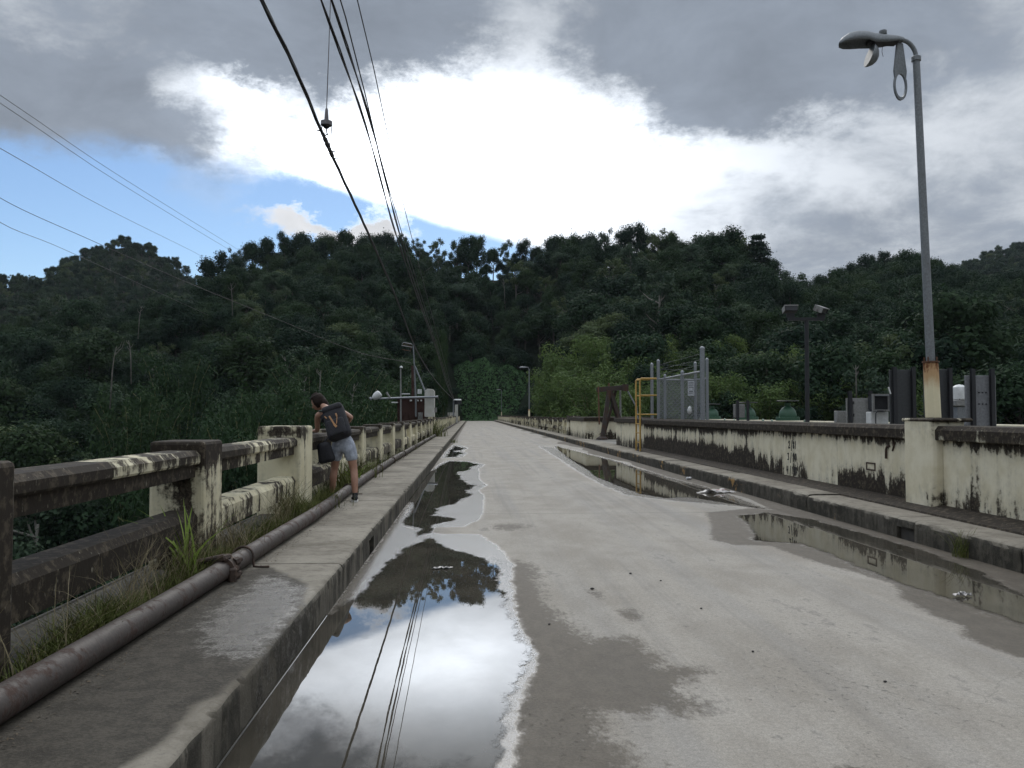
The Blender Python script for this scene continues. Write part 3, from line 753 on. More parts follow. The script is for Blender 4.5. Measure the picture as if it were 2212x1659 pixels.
def ground(x, y):
    x = np.asarray(x, float); y = np.asarray(y, float)
    a = np.arctan2(x, y); D = np.hypot(x, y)
    ac = np.clip(a, _aA[0], _aA[-1])
    Rd = rd(ac); zr = 1.5 + (895 - rv(ac)) / K * Rd * np.cos(ac - A0) - TREE_H
    Bd = bd(ac); Bz = bz(ac)
    t = np.clip((D - Bd) / (Rd - Bd), 0, 1)
    z = Bz + (zr - Bz) * (t ** 1.12)
    Fd = np.interp(ac, _aF, _fd); zf = 1.5 + (895 - np.interp(ac, _aF, _fv)) / K * Fd * np.cos(ac - A0) - 8
    dip = np.minimum(zr, zf) - 12
    t2 = np.clip((D - Rd) / 70, 0, 1); t2 = t2 * t2 * (3 - 2 * t2)
    z = np.where(D > Rd, zr + (dip - zr) * t2, z)
    t3 = np.clip((D - Rd - 110) / (Fd - Rd - 110), 0, 1)
    z = np.where(D > Rd + 110, dip + (zf - dip) * t3 ** 1.0, z)
    t4 = np.clip((D - Fd) / 500, 0, 1)
    z = np.where(D > Fd, zf - 60 * t4, z)
    bump_ = 2.2 * np.sin(x * .045 + 1) * np.cos(y * .05) + 1.2 * np.sin(x * .11 + y * .07)
    return z + bump_ * np.clip((D - Bd) / 40, 0, 1) * np.clip((Rd - D) / 40 , 0, 1)

def m_ground():
    m_, q = newmat('forest_floor'); p = q.pos()
    n = q.noise(p, .12, 6, .6); f = q.noise(p, 1.4, 6, .65)
    setp(q, q.mix(q.ss(n, .35, .65), q.mix(f, c4((.006, .010, .005)), c4((.014, .022, .010))), q.mix(f, c4((.008, .014, .007)), c4((.018, .028, .014)))), .95, 0, .1)
    setp(q, normal=q.bump(f, .8, .6)); M['floor'] = m_
m_ground()
na = 300
As = np.concatenate([np.linspace(-math.pi, -.75, 60)[:-1], np.linspace(-.75, .75, 180)[:-1], np.linspace(.75, math.pi, 60)])
Ds = np.concatenate([np.array([0, 15, 30]), np.linspace(40, 320, 90), np.linspace(330, 760, 80)[1:], np.array([820, 950, 1200, 1500])])
AA, DD = np.meshgrid(As, Ds)
TX, TY = DD * np.sin(AA), DD * np.cos(AA)
TZ = ground(TX, TY)
i = (np.arange(len(As) - 1)[None, :] + len(As) * np.arange(len(Ds) - 1)[:, None]).ravel()
terr = npmesh('terrain', np.stack([TX.ravel(), TY.ravel(), TZ.ravel()], 1), np.stack([i, i + 1, i + len(As) + 1, i + len(As)], 1), M['floor'], smooth=True)
struct(terr)

# ------------------------------------------------------------------ foliage
def m_leaf(name, a, b, c, rough=.75, spec=.10, hue=.5, ns=.35):
    m_, q = newmat(name); p = q.pos(); r = q.rnd()
    n = q.noise(p, ns, 4, .6); f = q.noise(p, 4.5, 3, .6)
    col = q.mix(q.ss(n, .35, .65), c4(a), c4(b))
    col = q.mix(q.mul(q.ss(f, .5, .75), .7), col, c4(c))
    col = q.mix(q.mul(q.ss(r, .45, 1.0), hue), col, c4((a[0] * 2.6, a[1] * 1.9, a[2] * 1.1)))
    col = q.mix(q.mul(q.ss(r, .0, .5, 1, 0), hue), col, c4((a[0] * .55, a[1] * .62, a[2] * .85)))
    setp(q, col, rough, 0, spec)
    tr = q.N.new('ShaderNodeBsdfTranslucent'); q.L.new(col, tr.inputs[0])
    mx_ = q.N.new('ShaderNodeMixShader'); mx_.inputs[0].default_value = .22
    q.L.new(q.b.outputs[0], mx_.inputs[1]); q.L.new(tr.outputs[0], mx_.inputs[2]); q.L.new(mx_.outputs[0], q.o.inputs[0])
    M[name] = m_
m_leaf('leaf', (.015, .034, .018), (.027, .053, .026), (.060, .098, .050))
m_leaf('leaf_pale', (.040, .068, .038), (.060, .092, .052), (.100, .135, .085))
m_leaf('leaf_far', (.026, .044, .030), (.040, .062, .040), (.060, .085, .055))
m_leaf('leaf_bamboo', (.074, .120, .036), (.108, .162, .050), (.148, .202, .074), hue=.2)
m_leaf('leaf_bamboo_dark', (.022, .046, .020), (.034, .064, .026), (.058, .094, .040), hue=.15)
m_leaf('leaf_vine', (.055, .115, .046), (.076, .150, .060), (.105, .185, .082), hue=0.0)
simple('bark', (.075, .066, .055), .9, var=.4, scale=2)
simple('bark_pale', (.15, .142, .122), .9, var=.3, scale=3)
simple('culm', (.13, .135, .05), .6, var=.3, scale=3)

def leafquads(C, Nrm, size, rg, asp=.62):
    """rhomb-shaped leaves: centres C, normals Nrm"""
    n = len(C)
    t = rg.normal(size=(n, 3)); t -= (t * Nrm).sum(1)[:, None] * Nrm; t /= np.linalg.norm(t, axis=1)[:, None] + 1e-9
    b = np.cross(Nrm, t); s = size[:, None]
    V = np.stack([C - t * s * .5, C + b * s * asp * .5, C + t * s * .5, C - b * s * asp * .5], 1).reshape(-1, 3)
    return V, np.arange(4 * n).reshape(-1, 4)
def rdir(n, rg):
    v = rg.normal(size=(n, 3)); return v / np.linalg.norm(v, axis=1)[:, None]
def crown_mesh(name, kind, seed, mat, nleaf=6500, lsz=.34):
    """unit tree: about 10 m tall, base at the origin; returns crown mesh, trunk mesh"""
    rg = np.random.default_rng(seed); cl = []
    if kind == 'dome':
        for _ in range(26):
            d_ = rdir(1, rg)[0]; d_[2] = abs(d_[2]) * 1.2 - .55; r = rg.uniform(.5, 1.0)
            cl.append((np.array([d_[0] * 3.2 * r, d_[1] * 3.2 * r, 5.9 + d_[2] * 3.4 * r]), rg.uniform(.7, 1.45), .9))
    elif kind == 'tall':
        for k in range(26):
            h = rg.uniform(2.6, 9.6); w = 2.4 * math.sin(min(1, (h - 1.5) / 6.5) * math.pi * .82) ** .7 + .2; th = rg.uniform(0, 6.28)
            cl.append((np.array([w * math.cos(th) * rg.uniform(.5, 1), w * math.sin(th) * rg.uniform(.5, 1), h]), rg.uniform(.65, 1.25), 1.0))
    elif kind == 'umbrella':
        for k in range(17):
            th = rg.uniform(0, 6.28); r = 3.9 * math.sqrt(rg.uniform(0, 1)); h = 8.4 - .16 * r * r + rg.uniform(-1.2, .5)
            cl.append((np.array([r * math.cos(th), r * math.sin(th), h]), rg.uniform(.7, 1.25), .62))
        for k in range(5):
            th = rg.uniform(0, 6.28); r = rg.uniform(.5, 2.4); cl.append((np.array([r * math.cos(th), r * math.sin(th), rg.uniform(5, 6.6)]), .9, .5))
    elif kind == 'tier':
        for k in range(9):
            h = 2.6 + k * .86; w = 2.7 * (1 - k / 10.5)
            for j in range(6):
                th = j * 1.047 + k * .6 + rg.uniform(-.3, .3); rr_ = w * rg.uniform(.25, 1.0)
                cl.append((np.array([rr_ * math.cos(th), rr_ * math.sin(th), h + rg.uniform(-.2, .2)]), .34 + .30 * w / 2.7 + .25, .50))
    elif kind == 'loose':
        for k in range(20):
            th = rg.uniform(0, 6.28); r = rg.uniform(.3, 2.9); h = rg.uniform(3.8, 9.4) - .25 * r
            cl.append((np.array([r * math.cos(th), r * math.sin(th), h]), rg.uniform(.45, .95), .9))
    elif kind == 'bush':
        for k in range(13):
            th = rg.uniform(0, 6.28); r = 3.0 * math.sqrt(rg.uniform(0, 1)); h = 1.2 + rg.uniform(0, 1) * 3.4 * (1 - (r / 3.6) ** 2)
            cl.append((np.array([r * math.cos(th), r * math.sin(th), h]), rg.uniform(.9, 1.6), .8))
    tot = sum(c[1] ** 2 for c in cl); Cs = []; Ns = []; Sz = []
    for (c, r, fl) in cl:
        n = int(nleaf * r * r / tot)
        dr = rdir(n, rg)
        rad = r * (1.0 + .27 * rg.normal(0, 1, n) - .30 * rg.uniform(0, 1, n) ** 2) * (1 + .18 * np.sin(dr[:, 0] * 7 + c[0]) * np.cos(dr[:, 1] * 6 + c[1]))
        Cs.append(c + dr * rad[:, None] * np.array([1, 1, fl]))
        nn = dr * .85 + rdir(n, rg) * .55 + np.array([0, 0, .25]); Ns.append(nn / np.linalg.norm(nn, axis=1)[:, None])
        Sz.append(lsz * rg.uniform(.6, 1.35, n))
    V, F = leafquads(np.concatenate(Cs), np.concatenate(Ns), np.concatenate(Sz), rg)
    crown = npmesh('_crown_' + name, V, F, mat)
    # trunk with limbs reaching into the clumps
    t = MB(); tips = sorted(cl, key=lambda c: -c[1])[:8]
    topz = {'dome': 6.4, 'tall': 8.6, 'umbrella': 6.6, 'tier': 9.8, 'loose': 7.0, 'bush': 2.0}[kind]
    lean = rg.uniform(-.3, .3, 2)
    axis = lambda h: Vector((lean[0] * h / 6, lean[1] * h / 6, h))
    t.tube([axis(h) for h in np.linspace(-1.5, topz, 6)], list(np.linspace(.24, .07, 6)), 6)
    if kind != 'tier':
        for (c, r, fl) in tips:
            h0 = max(.5, min(c[2] - 1.6, topz - .6)) * rg.uniform(.75, 1); a = axis(h0); b = Vector(c)
            mid = a.lerp(b, .5) + Vector((0, 0, -.25)); t.tube([a, mid, b], [.10, .065, .025], 5, caps=False)
    tb = t.build('_tmp', M['bark_pale'] if kind in ('loose', 'umbrella') else M['bark'], smooth='all')
    tm = tb.data; bpy.data.objects.remove(tb); tm.name = '_trunk_' + name
    return crown, tm
def bamboo_mesh(name, seed, mat, ncul=26, nleaf=9000):
    """arching culms that end in soft drooping plumes of small leaves"""
    rg = np.random.default_rng(seed); Cs = []; Ns = []; Sz = []; cu = MB()
    per = nleaf // ncul
    for k in range(ncul):
        th = rg.uniform(0, 6.28); H = rg.uniform(5.2, 9.6); out = rg.uniform(.4, 3.6) * (1.15 - .04 * H); b0 = np.array([math.cos(th), math.sin(th), 0]) * rg.uniform(.1, .9)
        dirv = np.array([math.cos(th), math.sin(th), 0])
        def pt(s):
            return b0 + dirv * (out * s ** 2.0) + np.array([0, 0, H * s * (1.12 - .12 * s) - 1.9 * max(0, s - .80) ** 1.4 * 2.5])
        pts = [pt(s) for s in np.linspace(0, 1.1, 8)]
        cu.tube(pts, list(np.linspace(.055, .02, 8)), 5, caps=False)
        for s0, share in ((.55, .22), (.78, .33), (1.0, .45)):
            n = int(per * share); c = pt(s0) + rg.normal(0, .18, 3); r = rg.uniform(.75, 1.15) * (1.0 if s0 > .6 else .8)
            dr = rdir(n, rg); dr[:, 2] = np.where(dr[:, 2] < -.6, -dr[:, 2], dr[:, 2])
            rad = r * (1 - .45 * rg.uniform(0, 1, n) ** 2)
            P = c + dr * rad[:, None] * np.array([1.0, 1.0, .78]); P[:, 2] -= .10 * (np.hypot(P[:, 0] - c[0], P[:, 1] - c[1]) / r) ** 2 * r * 3
            nn = dr * .8 + rdir(n, rg) * .6 + np.array([0, 0, .35]); P += rg.normal(0, .10, P.shape); Cs.append(P); Ns.append(nn / np.linalg.norm(nn, axis=1)[:, None]); Sz.append(.34 * rg.uniform(.6, 1.3, n))
    V, F = leafquads(np.concatenate(Cs), np.concatenate(Ns), np.concatenate(Sz), rg, asp=.36)
    crown = npmesh('_crown_' + name, V, F, mat)
    tb = cu.build('_tmp', M['culm'], smooth='all', recalc=False); tm = tb.data; bpy.data.objects.remove(tb)
    return crown, tm
KINDS = ['dome', 'dome', 'tall', 'umbrella', 'loose', 'dome', 'bush', 'tall', 'tier']
PROTO = [crown_mesh('%s%d' % (k, j), k, 40 + j, M['leaf_pale'] if k in ('umbrella', 'loose') else M['leaf'], 6800 if k != 'loose' else 3000) for j, k in enumerate(KINDS)]
BAM = [bamboo_mesh('bamboo%d' % j, 70 + j, M['leaf_bamboo']) for j in range(3)]
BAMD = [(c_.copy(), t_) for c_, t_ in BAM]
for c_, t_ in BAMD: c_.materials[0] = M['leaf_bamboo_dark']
DESC = {'dome': 'round-crowned dark broadleaf tree', 'tall': 'tall narrow dark tree', 'umbrella': 'flat-topped pale-leaved tree', 'loose': 'thin open-crowned tree with pale trunk',
        'bush': 'low dark leafy bush', 'tier': 'dark tree with tiered branches'}

def put_tree(name, x, y, z, s, rz, pi, label, cat, group=None, sxy=1.0, proto=PROTO, crown='crown', trunk='trunk'):
    t = link(name, None, None, (x, y, z)); t.rotation_euler = (0, 0, rz); t.scale = (s * sxy, s * sxy, s)
    tag(t, label, cat, group)
    for nm, me in ((crown, proto[pi][0]), (trunk, proto[pi][1])):
        o = bpy.data.objects.new(nm, me); COL.objects.link(o); o.parent = t
    return t
def at_u(u, D):
    a = az_u(u); return D * math.sin(a), D * math.cos(a), a
def zpix(v, D, a): return 1.5 + (895 - v) / K * D * math.cos(a - A0)

# bamboo clumps
bam = [(1215, 752, 122), (1258, 742, 128), (1300, 728, 124), (1345, 752, 117), (1400, 742, 122), (1440, 730, 130), (1490, 744, 120), (1540, 742, 124), (1592, 726, 128), (1640, 750, 118),
       (1700, 766, 114), (1762, 752, 120), (1822, 770, 114), (1885, 762, 120), (1560, 806, 101), (1660, 816, 99), (1780, 822, 101), (1282, 806, 106), (1398, 808, 105), (1482, 810, 101), (1345, 836, 99), (1880, 826, 99), (1208, 800, 112),
       (1960, 830, 92), (2060, 842, 90), (2150, 836, 90)]
baml = [(385, 770, 118), (545, 838, 92), (672, 782, 108), (752, 795, 112), (815, 808, 116), (610, 842, 86), (480, 872, 80), (872, 800, 128), (720, 850, 90), (800, 852, 96), (860, 850, 104), (300, 850, 95), (560, 905, 72), (440, 915, 70)]
bi = 0
rgb = random.Random(3)
for grp, lst, lab in (('bamboo clumps behind the right wall', bam, 'yellow-green feathery bamboo clump at the forest edge behind the right wall'),
                      ('bamboo clumps below the left railing', baml, 'dark green arching bamboo clump on the slope beyond the left railing')):
    for (u, v, D) in lst:
        x, y, a = at_u(u, D); zg = float(ground(x, y)) - .5; top = zpix(v, D, a); s = max(.75, (top - zg) / 9.2)
        wide = 1.0 if s < 1.4 else 1.4 / s
        side = [w_ for lim, w_ in ((420, 'above the nearest left rails'), (600, 'beside the wide pillar'), (740, 'behind the person'), (1000, 'behind the fallen lamp post'), (1330, 'left of the steel trestle'), (1450, 'behind the ladder'), (1620, 'behind the fence'), (1720, 'behind the green valves'), (1840, 'behind the floodlight mast'), (9999, 'behind the panels and street lamp')) if u < lim][0]
        row = ', front row' if D < 108 else ', back row'
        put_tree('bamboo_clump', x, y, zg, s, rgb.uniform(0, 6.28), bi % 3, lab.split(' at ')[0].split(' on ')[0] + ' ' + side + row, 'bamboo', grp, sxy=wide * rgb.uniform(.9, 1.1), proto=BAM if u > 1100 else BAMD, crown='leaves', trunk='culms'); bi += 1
# one slender bright tuft by the far end of the railing
x, y, a = at_u(955, 150); put_tree('bamboo_clump', x, y, float(ground(x, y)), (zpix(722, 150, a) - float(ground(x, y))) / 9.2, 1, 1, 'lone slender upright bamboo clump above the far end of the left railing', 'bamboo', sxy=.15, proto=BAMD, crown='leaves', trunk='culms')

# skyline trees, each where it breaks the ridge
sky_t = [(452, 556, 4, 9), (500, 527, 4, 9), (540, 512, 0, 10), (572, 503, 0, 10), (612, 498, 2, 10), (648, 490, 0, 11), (700, 492, 5, 10), (742, 487, 0, 10), (790, 490, 5, 10), (832, 485, 1, 11), (868, 497, 4, 9), (905, 508, 4, 9), (945, 508, 4, 10), (985, 516, 2, 9),
         (1012, 508, 7, 11), (1030, 506, 7, 11), (1065, 528, 0, 8), (1096, 510, 4, 10), (1128, 512, 2, 10), (1160, 524, 0, 8), (1200, 498, 0, 11), (1232, 486, 1, 13), (1270, 490, 5, 12), (1312, 484, 4, 13), (1350, 482, 2, 13), (1392, 480, 2, 14), (1425, 486, 4, 13), (1450, 490, 0, 13), (1484, 512, 5, 11),
         (1530, 498, 3, 12), (1568, 493, 3, 13), (1600, 508, 0, 12), (1640, 497, 8, 13.5), (1668, 548, 0, 9), (1700, 582, 6, 7), (1735, 594, 6, 7), (1775, 586, 0, 7), (1815, 570, 0, 8), (1850, 556, 5, 8), (1885, 548, 2, 8), (1915, 540, 7, 9), (1950, 540, 2, 9), (1985, 538, 0, 9), (2025, 545, 1, 9), (2060, 562, 0, 8), (2100, 576, 5, 8), (2150, 585, 1, 8), (2195, 588, 0, 8)]
pool = []
for n_, (u, v, pi, h) in enumerate(sky_t):
    a = az_u(u); D = float(rd(a)) - 2; x, y, _ = at_u(u, D); top = zpix(v, D, a)
    k = KINDS[pi]; hh = {'dome': 9.4, 'tall': 10.2, 'umbrella': 9.2, 'loose': 10.2, 'bush': 5.4, 'tier': 10.4}[k]
    h = h * rgb.uniform(1.25, 1.6); s = h / hh
    seat = [w_ for lim, w_ in ((560, 'at the left end of the long ridge'), (760, 'on the ridge above the person'), (900, 'on the ridge where the cables cross it'), (1180, 'in the low middle of the ridge'), (1330, 'on the left half of the tall right-hand hump'), (1500, 'on the crest of the tall right-hand hump'),
            (1660, 'at the right end of the tall hump'), (1830, 'in the saddle right of the tall hump'), (2000, 'on the lower ridge left of the street lamp'), (9999, 'on the lower ridge right of the street lamp')) if u < lim][0]
    lab = ('tall ' if h > 15 and k != 'tall' else '') + DESC[k] + ' ' + seat
    grp = 'skyline trees on the ridge'
    if k == 'tier': lab, grp = 'dark pagoda-shaped tree with tiered branches, alone at the right end of the tall ridge', None
    put_tree('skyline_tree', x, y, top - h, s, rgb.uniform(0, 6.28), pi, lab, 'tree', grp, sxy=rgb.uniform(.68, 1.0) if k != 'tier' else 1.05)

# the wood itself
def in_dam(x, y):
    return (y < 204) & (x > -8.5) & (x < 20)
cand = []
rgt = np.random.default_rng(21)
for D0 in np.arange(44, 300, 5.4):
    step = 5.4 / D0
    for a in np.arange(-.68, .68, step):
        D = D0 + rgt.uniform(-2.2, 2.2); aa = a + rgt.uniform(-.45, .45) * step
        if D > float(rd(aa)) + 3: continue
        x, y = D * math.sin(aa), D * math.cos(aa)
        if in_dam(x, y) or (abs(x - 6) < 14 and 150 < y < 214): continue
        u = 1106 + K * math.tan(aa - A0)
        if D < float(bd(aa)) - 4: continue
        if aa > .06 and D < float(bd(aa)) + 6: continue
        cand.append((x, y, D, u))
cand = np.array(cand)
zg = ground(cand[:, 0], cand[:, 1])
pick = rgt.choice(len(KINDS) - 1, len(cand), p=[.20, .17, .17, .04, .08, .17, .09, .08])
hs = rgt.uniform(.75, 1.30, len(cand)) * np.where(rgt.uniform(size=len(cand)) < .12, 1.35, 1.0)
hs = np.where(cand[:, 2] > np.array([float(rd(az_u(u))) for u in cand[:, 3]]) - 14, np.minimum(hs, .72), hs)
# ridge trees never overtop the skyline by much
dist_to_edge = cand[:, 2]
size = hs / cand[:, 2]
inframe = (cand[:, 3] > -30) & (cand[:, 3] < 2240)
vtop = 895 - (zg + hs * 9.5 - 1.5) / (cand[:, 2] * np.cos(np.arctan((cand[:, 3] - 1106) / K))) * K
vis = inframe & (vtop < 1250)
# behind the right-hand wall and equipment only crowns above the wall show
vis &= ~((cand[:, 3] > 1080) & (vtop > 880))
order = np.argsort(-np.where(vis, size, -1))
indiv = set(order[:240].tolist())
LEFT, MID, RIGHT = 'left', 'mid', 'right'
for k in indiv:
    x, y, D, u = cand[k]; kd = KINDS[pick[k]]
    where = [w_ for lim, w_ in ((330, 'on the slope above the nearest left rails'), (620, 'on the slope above the wide pillar'), (800, 'on the slope behind the person'), (960, 'on the slope behind the rusty shed'), (1180, 'above the vine hillock at the road end'),
             (1450, 'above the bamboo left of the fence'), (1650, 'in the forest between fence and floodlight'), (1850, 'in the forest right of the floodlight'), (9999, 'in the forest behind the tall street lamp')) if u < lim][0]
    szw = 'big ' if hs[k] > 1.25 else ('small ' if hs[k] < .9 else '')
    put_tree('forest_tree', x, y, zg[k] - .3, hs[k], rgt.uniform(0, 6.28), pick[k], szw + DESC[kd] + ' ' + where, 'tree', 'forest trees ' + where, sxy=rgt.uniform(.95, 1.25))
rest = np.array([k for k in range(len(cand)) if k not in indiv])
# far hills carry the same wood as one mass
fc = []
for D0 in np.arange(330, 710, 5.2):
    step = 5.2 / D0
    for a in np.arange(-.68, .68, step):
        D = D0 + rgt.uniform(-4, 4); aa = a + rgt.uniform(-.45, .45) * step; u = 1106 + K * math.tan(aa - A0)
        if D > float(np.interp(aa, _aF, _fd)) + 4: continue
        if 480 < u < 2000: continue
        # a bare grassy flank on the left peak
        if 215 < u < 400 and D > 520 and rgt.uniform() < .30 and D < float(np.interp(aa, _aF, _fd)) - 5: continue
        fc.append((D * math.sin(aa), D * math.cos(aa)))
fc = np.array(fc)
PX = np.concatenate([cand[rest, 0], fc[:, 0]]); PY = np.concatenate([cand[rest, 1], fc[:, 1]])
PZ = ground(PX, PY) - .4
SC = np.concatenate([hs[rest], rgt.uniform(.52, 1.0, len(fc))])
IX = np.concatenate([pick[rest], rgt.choice(len(KINDS) - 1, len(fc))])
RZ = rgt.uniform(0, 6.28, len(PX))
tc = bpy.data.collections.new('tree_kinds')
for j, (cm_, tm_) in enumerate(PROTO):
    bm = bmesh.new(); bm.from_mesh(cm_); nf0 = len(bm.faces); bm.from_mesh(tm_)
    bm.faces.ensure_lookup_table()
    for f in bm.faces[nf0:]: f.material_index = 1
    me = bpy.data.meshes.new('kind'); bm.to_mesh(me); bm.free(); me.materials.append(cm_.materials[0]); me.materials.append(tm_.materials[0])
    o = bpy.data.objects.new('kind_%02d' % j, me); tc.objects.link(o)
fme = bpy.data.meshes.new('forest'); fme.from_pydata([tuple(p) for p in np.stack([PX, PY, PZ], 1)], [], [])
setattr_f(fme, 'sc', SC); setattr_f(fme, 'rz', RZ)
ia = fme.attributes.new('ix', 'INT', 'POINT'); ia.data.foreach_set('value', IX.astype(np.int32))
forest = link('forest', fme); tag(forest, 'dense dark green forest covering the hills behind the road', 'forest', kind='stuff')
gn = bpy.data.node_groups.new('forest_trees', 'GeometryNodeTree')
gn.interface.new_socket('Geometry', in_out='INPUT', socket_type='NodeSocketGeometry'); gn.interface.new_socket('Geometry', in_out='OUTPUT', socket_type='NodeSocketGeometry')
gi = gn.nodes.new('NodeGroupInput'); go = gn.nodes.new('NodeGroupOutput')
ci = gn.nodes.new('GeometryNodeCollectionInfo'); ci.inputs['Collection'].default_value = tc; ci.inputs['Separate Children'].default_value = True; ci.inputs['Reset Children'].default_value = True
ip = gn.nodes.new('GeometryNodeInstanceOnPoints'); ip.inputs['Pick Instance'].default_value = True
def nattr(nm, ty):
    n_ = gn.nodes.new('GeometryNodeInputNamedAttribute'); n_.data_type = ty; n_.inputs[0].default_value = nm; return n_.outputs[0]
cr = gn.nodes.new('ShaderNodeCombineXYZ'); gn.links.new(nattr('rz', 'FLOAT'), cr.inputs[2])
er = gn.nodes.new('FunctionNodeEulerToRotation'); gn.links.new(cr.outputs[0], er.inputs[0])
gn.links.new(gi.outputs[0], ip.inputs['Points']); gn.links.new(ci.outputs[0], ip.inputs['Instance']); gn.links.new(nattr('ix', 'INT'), ip.inputs['Instance Index'])
gn.links.new(er.outputs[0], ip.inputs['Rotation']); gn.links.new(nattr('sc', 'FLOAT'), ip.inputs['Scale']); gn.links.new(ip.outputs[0], go.inputs[0])
md = forest.modifiers.new('trees', 'NODES'); md.node_group = gn

# vine-covered mound at the end of the road
def mound_h(x, y):
    w = 24 * np.exp(-((x - 3.0) / 11.0) ** 4) * sm(y, 196, 232) * .62
    return w
mv = []; rgm = np.random.default_rng(4)
mx_, my_ = np.meshgrid(np.linspace(-16, 34, 60), np.linspace(186, 262, 60))
def mz(x, y):
    x = np.asarray(x, float); y = np.asarray(y, float)
    wav = .7 * np.sin(x * .31 + 1.0) + .4 * np.sin(x * .83 + y * .11) + .3 * np.sin(x * 1.7 + y * .6)
    crest = 14.6 * sm(x, -12, -3) * (1 - .88 * sm(x, 9, 27)) + wav * sm(x, -11, 0)
    return -1.2 + np.maximum(crest, 0) * sm(y + wav * .8, 196.5, 216) + .9 * sm(y, 190, 197) + .35 * np.sin(x * 1.3) * np.sin(y * .9)
i = (np.arange(59)[None, :] + 60 * np.arange(59)[:, None]).ravel()
mound = struct(npmesh('hillock', np.stack([mx_.ravel(), my_.ravel(), mz(mx_, my_).ravel()], 1), np.stack([i, i + 1, i + 61, i + 60], 1), M['floor'], smooth=True))
n = 22000
vx = rgm.uniform(-14, 32, n); vy = rgm.uniform(191, 226, n); vz = mz(vx, vy) + rgm.uniform(0, .55, n) ** 1.5
nn = rdir(n, rgm) * .7 + np.array([0, -.5, .6]); nn /= np.linalg.norm(nn, axis=1)[:, None]
V, F = leafquads(np.stack([vx, vy, vz], 1), nn, rgm.uniform(.35, .85, n), rgm, .8)
tag(npmesh('vines', V, F, M['leaf_vine']), 'smooth green blanket of vines over the hillock at the end of the road', 'vines', kind='stuff')
# bushes crowding the road end
ends = [(12, 217, .9, 5), (3, 218, .8, 1), (24, 208, 1.0, 0), (-5.2, 196, .55, 6), (-1.0, 203, .40, 6), (4.5, 206, .38, 6), (9.2, 198, .55, 6), (13.5, 190, .62, 6), (18, 180, .7, 6), (22, 168, .7, 6), (15, 168, .55, 6), (12.5, 150, .45, 6), (17, 140, .6, 6), (24, 150, .7, 0), (-8, 186, .6, 6), (-10.5, 170, .7, 0), (-9, 150, .6, 6), (30, 150, .9, 0), (13, 120, .35, 6), (18, 112, .5, 6)]
for (x, y, s, pi) in ends:
    put_tree('roadside_bush', x, y, max(float(ground(x, y)), -1.5) - .2, s, rgb.uniform(0, 6.28), pi, 'leafy bush crowding the far end of the road and its railings', 'bush', 'bushes at the far end of the road', sxy=1.2)

# slender pale-barked trunks on the dark slope
def snag(u, v0, v1, D, seed, label, forks=4):
    rg_ = random.Random(seed); x, y, a = at_u(u, D); z1, z0 = zpix(v0, D, a), zpix(v1, D, a)
    t = thing('bare_tree', (x, y, z0), label, 'tree'); H = z1 - z0; lx = rg_.uniform(-.18, .18) * H
    tk = MB().tube([(x, y, z0 - 2), (x + lx * .3, y, z0 + H * .4), (x + lx * .6, y, z0 + H * .75), (x + lx, y, z1)], [.075, .065, .05, .03], 6).build('trunk', M['bark_pale'], t, smooth='all')
    for k in range(forks):
        f = rg_.uniform(.45, .92); sgn = rg_.choice((-1, 1)); p = Vector((x + lx * f, y, z0 + H * f)); l = H * rg_.uniform(.12, .3)
        MB().tube([p, p + Vector((sgn * l * .5, 0, l * .5)), p + Vector((sgn * l * .7, 0, l * 1.1))], [.045, .03, .012], 5).build('branch', M['bark_pale'], tk)
for k, (u, v0, v1, D, lab) in enumerate([(238, 748, 840, 92, 'crooked pale trunk leaning on the left slope above the first rail'), (283, 735, 790, 100, 'thin pale trunk right of the crooked one on the left slope'), (296, 660, 705, 150, 'short pale trunk high on the left slope'), (500, 610, 660, 180, 'pale trunk on the slope left of the person'),
        (620, 770, 830, 110, 'thin pale trunk above the person'), (690, 800, 860, 100, 'slender pale stem right above the person'), (760, 830, 880, 100, 'slender pale stem left of the fallen lamp post'), (1090, 600, 640, 240, 'pale branching trunk high on the middle slope'),
        (1440, 585, 650, 230, 'crooked pale trunk below the tall hump'), (1290, 590, 625, 240, 'short pale trunk on the slope above the bamboo'), (1575, 640, 700, 200, 'straight pale trunk left of the floodlight'), (1885, 700, 760, 150, 'thin pale trunk right of the floodlight mast'), (1850, 788, 830, 84, 'white dead branches behind the grey cabinets')]):
    snag(u, v0, v1, D, k, lab, 5 if 'dead' in lab or 'branch' in lab else 3)
# ------------------------------------------------------------------ metals and paints
def m_rusty(name, base, rust=(.16, .062, .025), amt=.5, rough=.6, metal=.2, scale=6.0, streak=True):
    m_, q = newmat(name); p = q.pos()
    n = q.noise(q.vmul(p, (1, 1, .35)) if streak else p, scale, 7, .66, .3); f = q.noise(p, scale * 7, 4, .6)
    mk = q.ss(q.add(n, q.mul(q.sub(f, .5), .35)), 1.0 - amt - .05, 1.0 - amt + .10)
    c = q.mix(q.ss(f, .35, .7), c4(tuple(v * .82 for v in base)), c4(tuple(v * 1.12 for v in base)))
    setp(q, q.mix(mk, c, q.mix(f, c4(rust), c4(tuple(v * .45 for v in rust)))), q.lin(mk, 0, 1, rough, .9), q.lin(mk, 0, 1, metal, 0.0))
    setp(q, normal=q.bump(q.add(f, mk), .25, .006)); M[name] = m_
m_rusty('pipe_iron', (.058, .046, .040), (.075, .042, .031), .47, .62, .1, 5, False)
m_rusty('galv', (.26, .275, .29), (.15, .12, .10), .30, .45, .55)
m_rusty('pole_grey', (.20, .215, .225), (.13, .12, .11), .33, .5, .3)
m_rusty('yellow_paint', (.48, .30, .07), (.20, .09, .03), .38, .55, 0)
m_rusty('steel_dark', (.045, .036, .032), (.085, .045, .028), .5, .75, .1)
m_rusty('steel_black', (.020, .021, .024), (.035, .03, .03), .3, .55, .1)
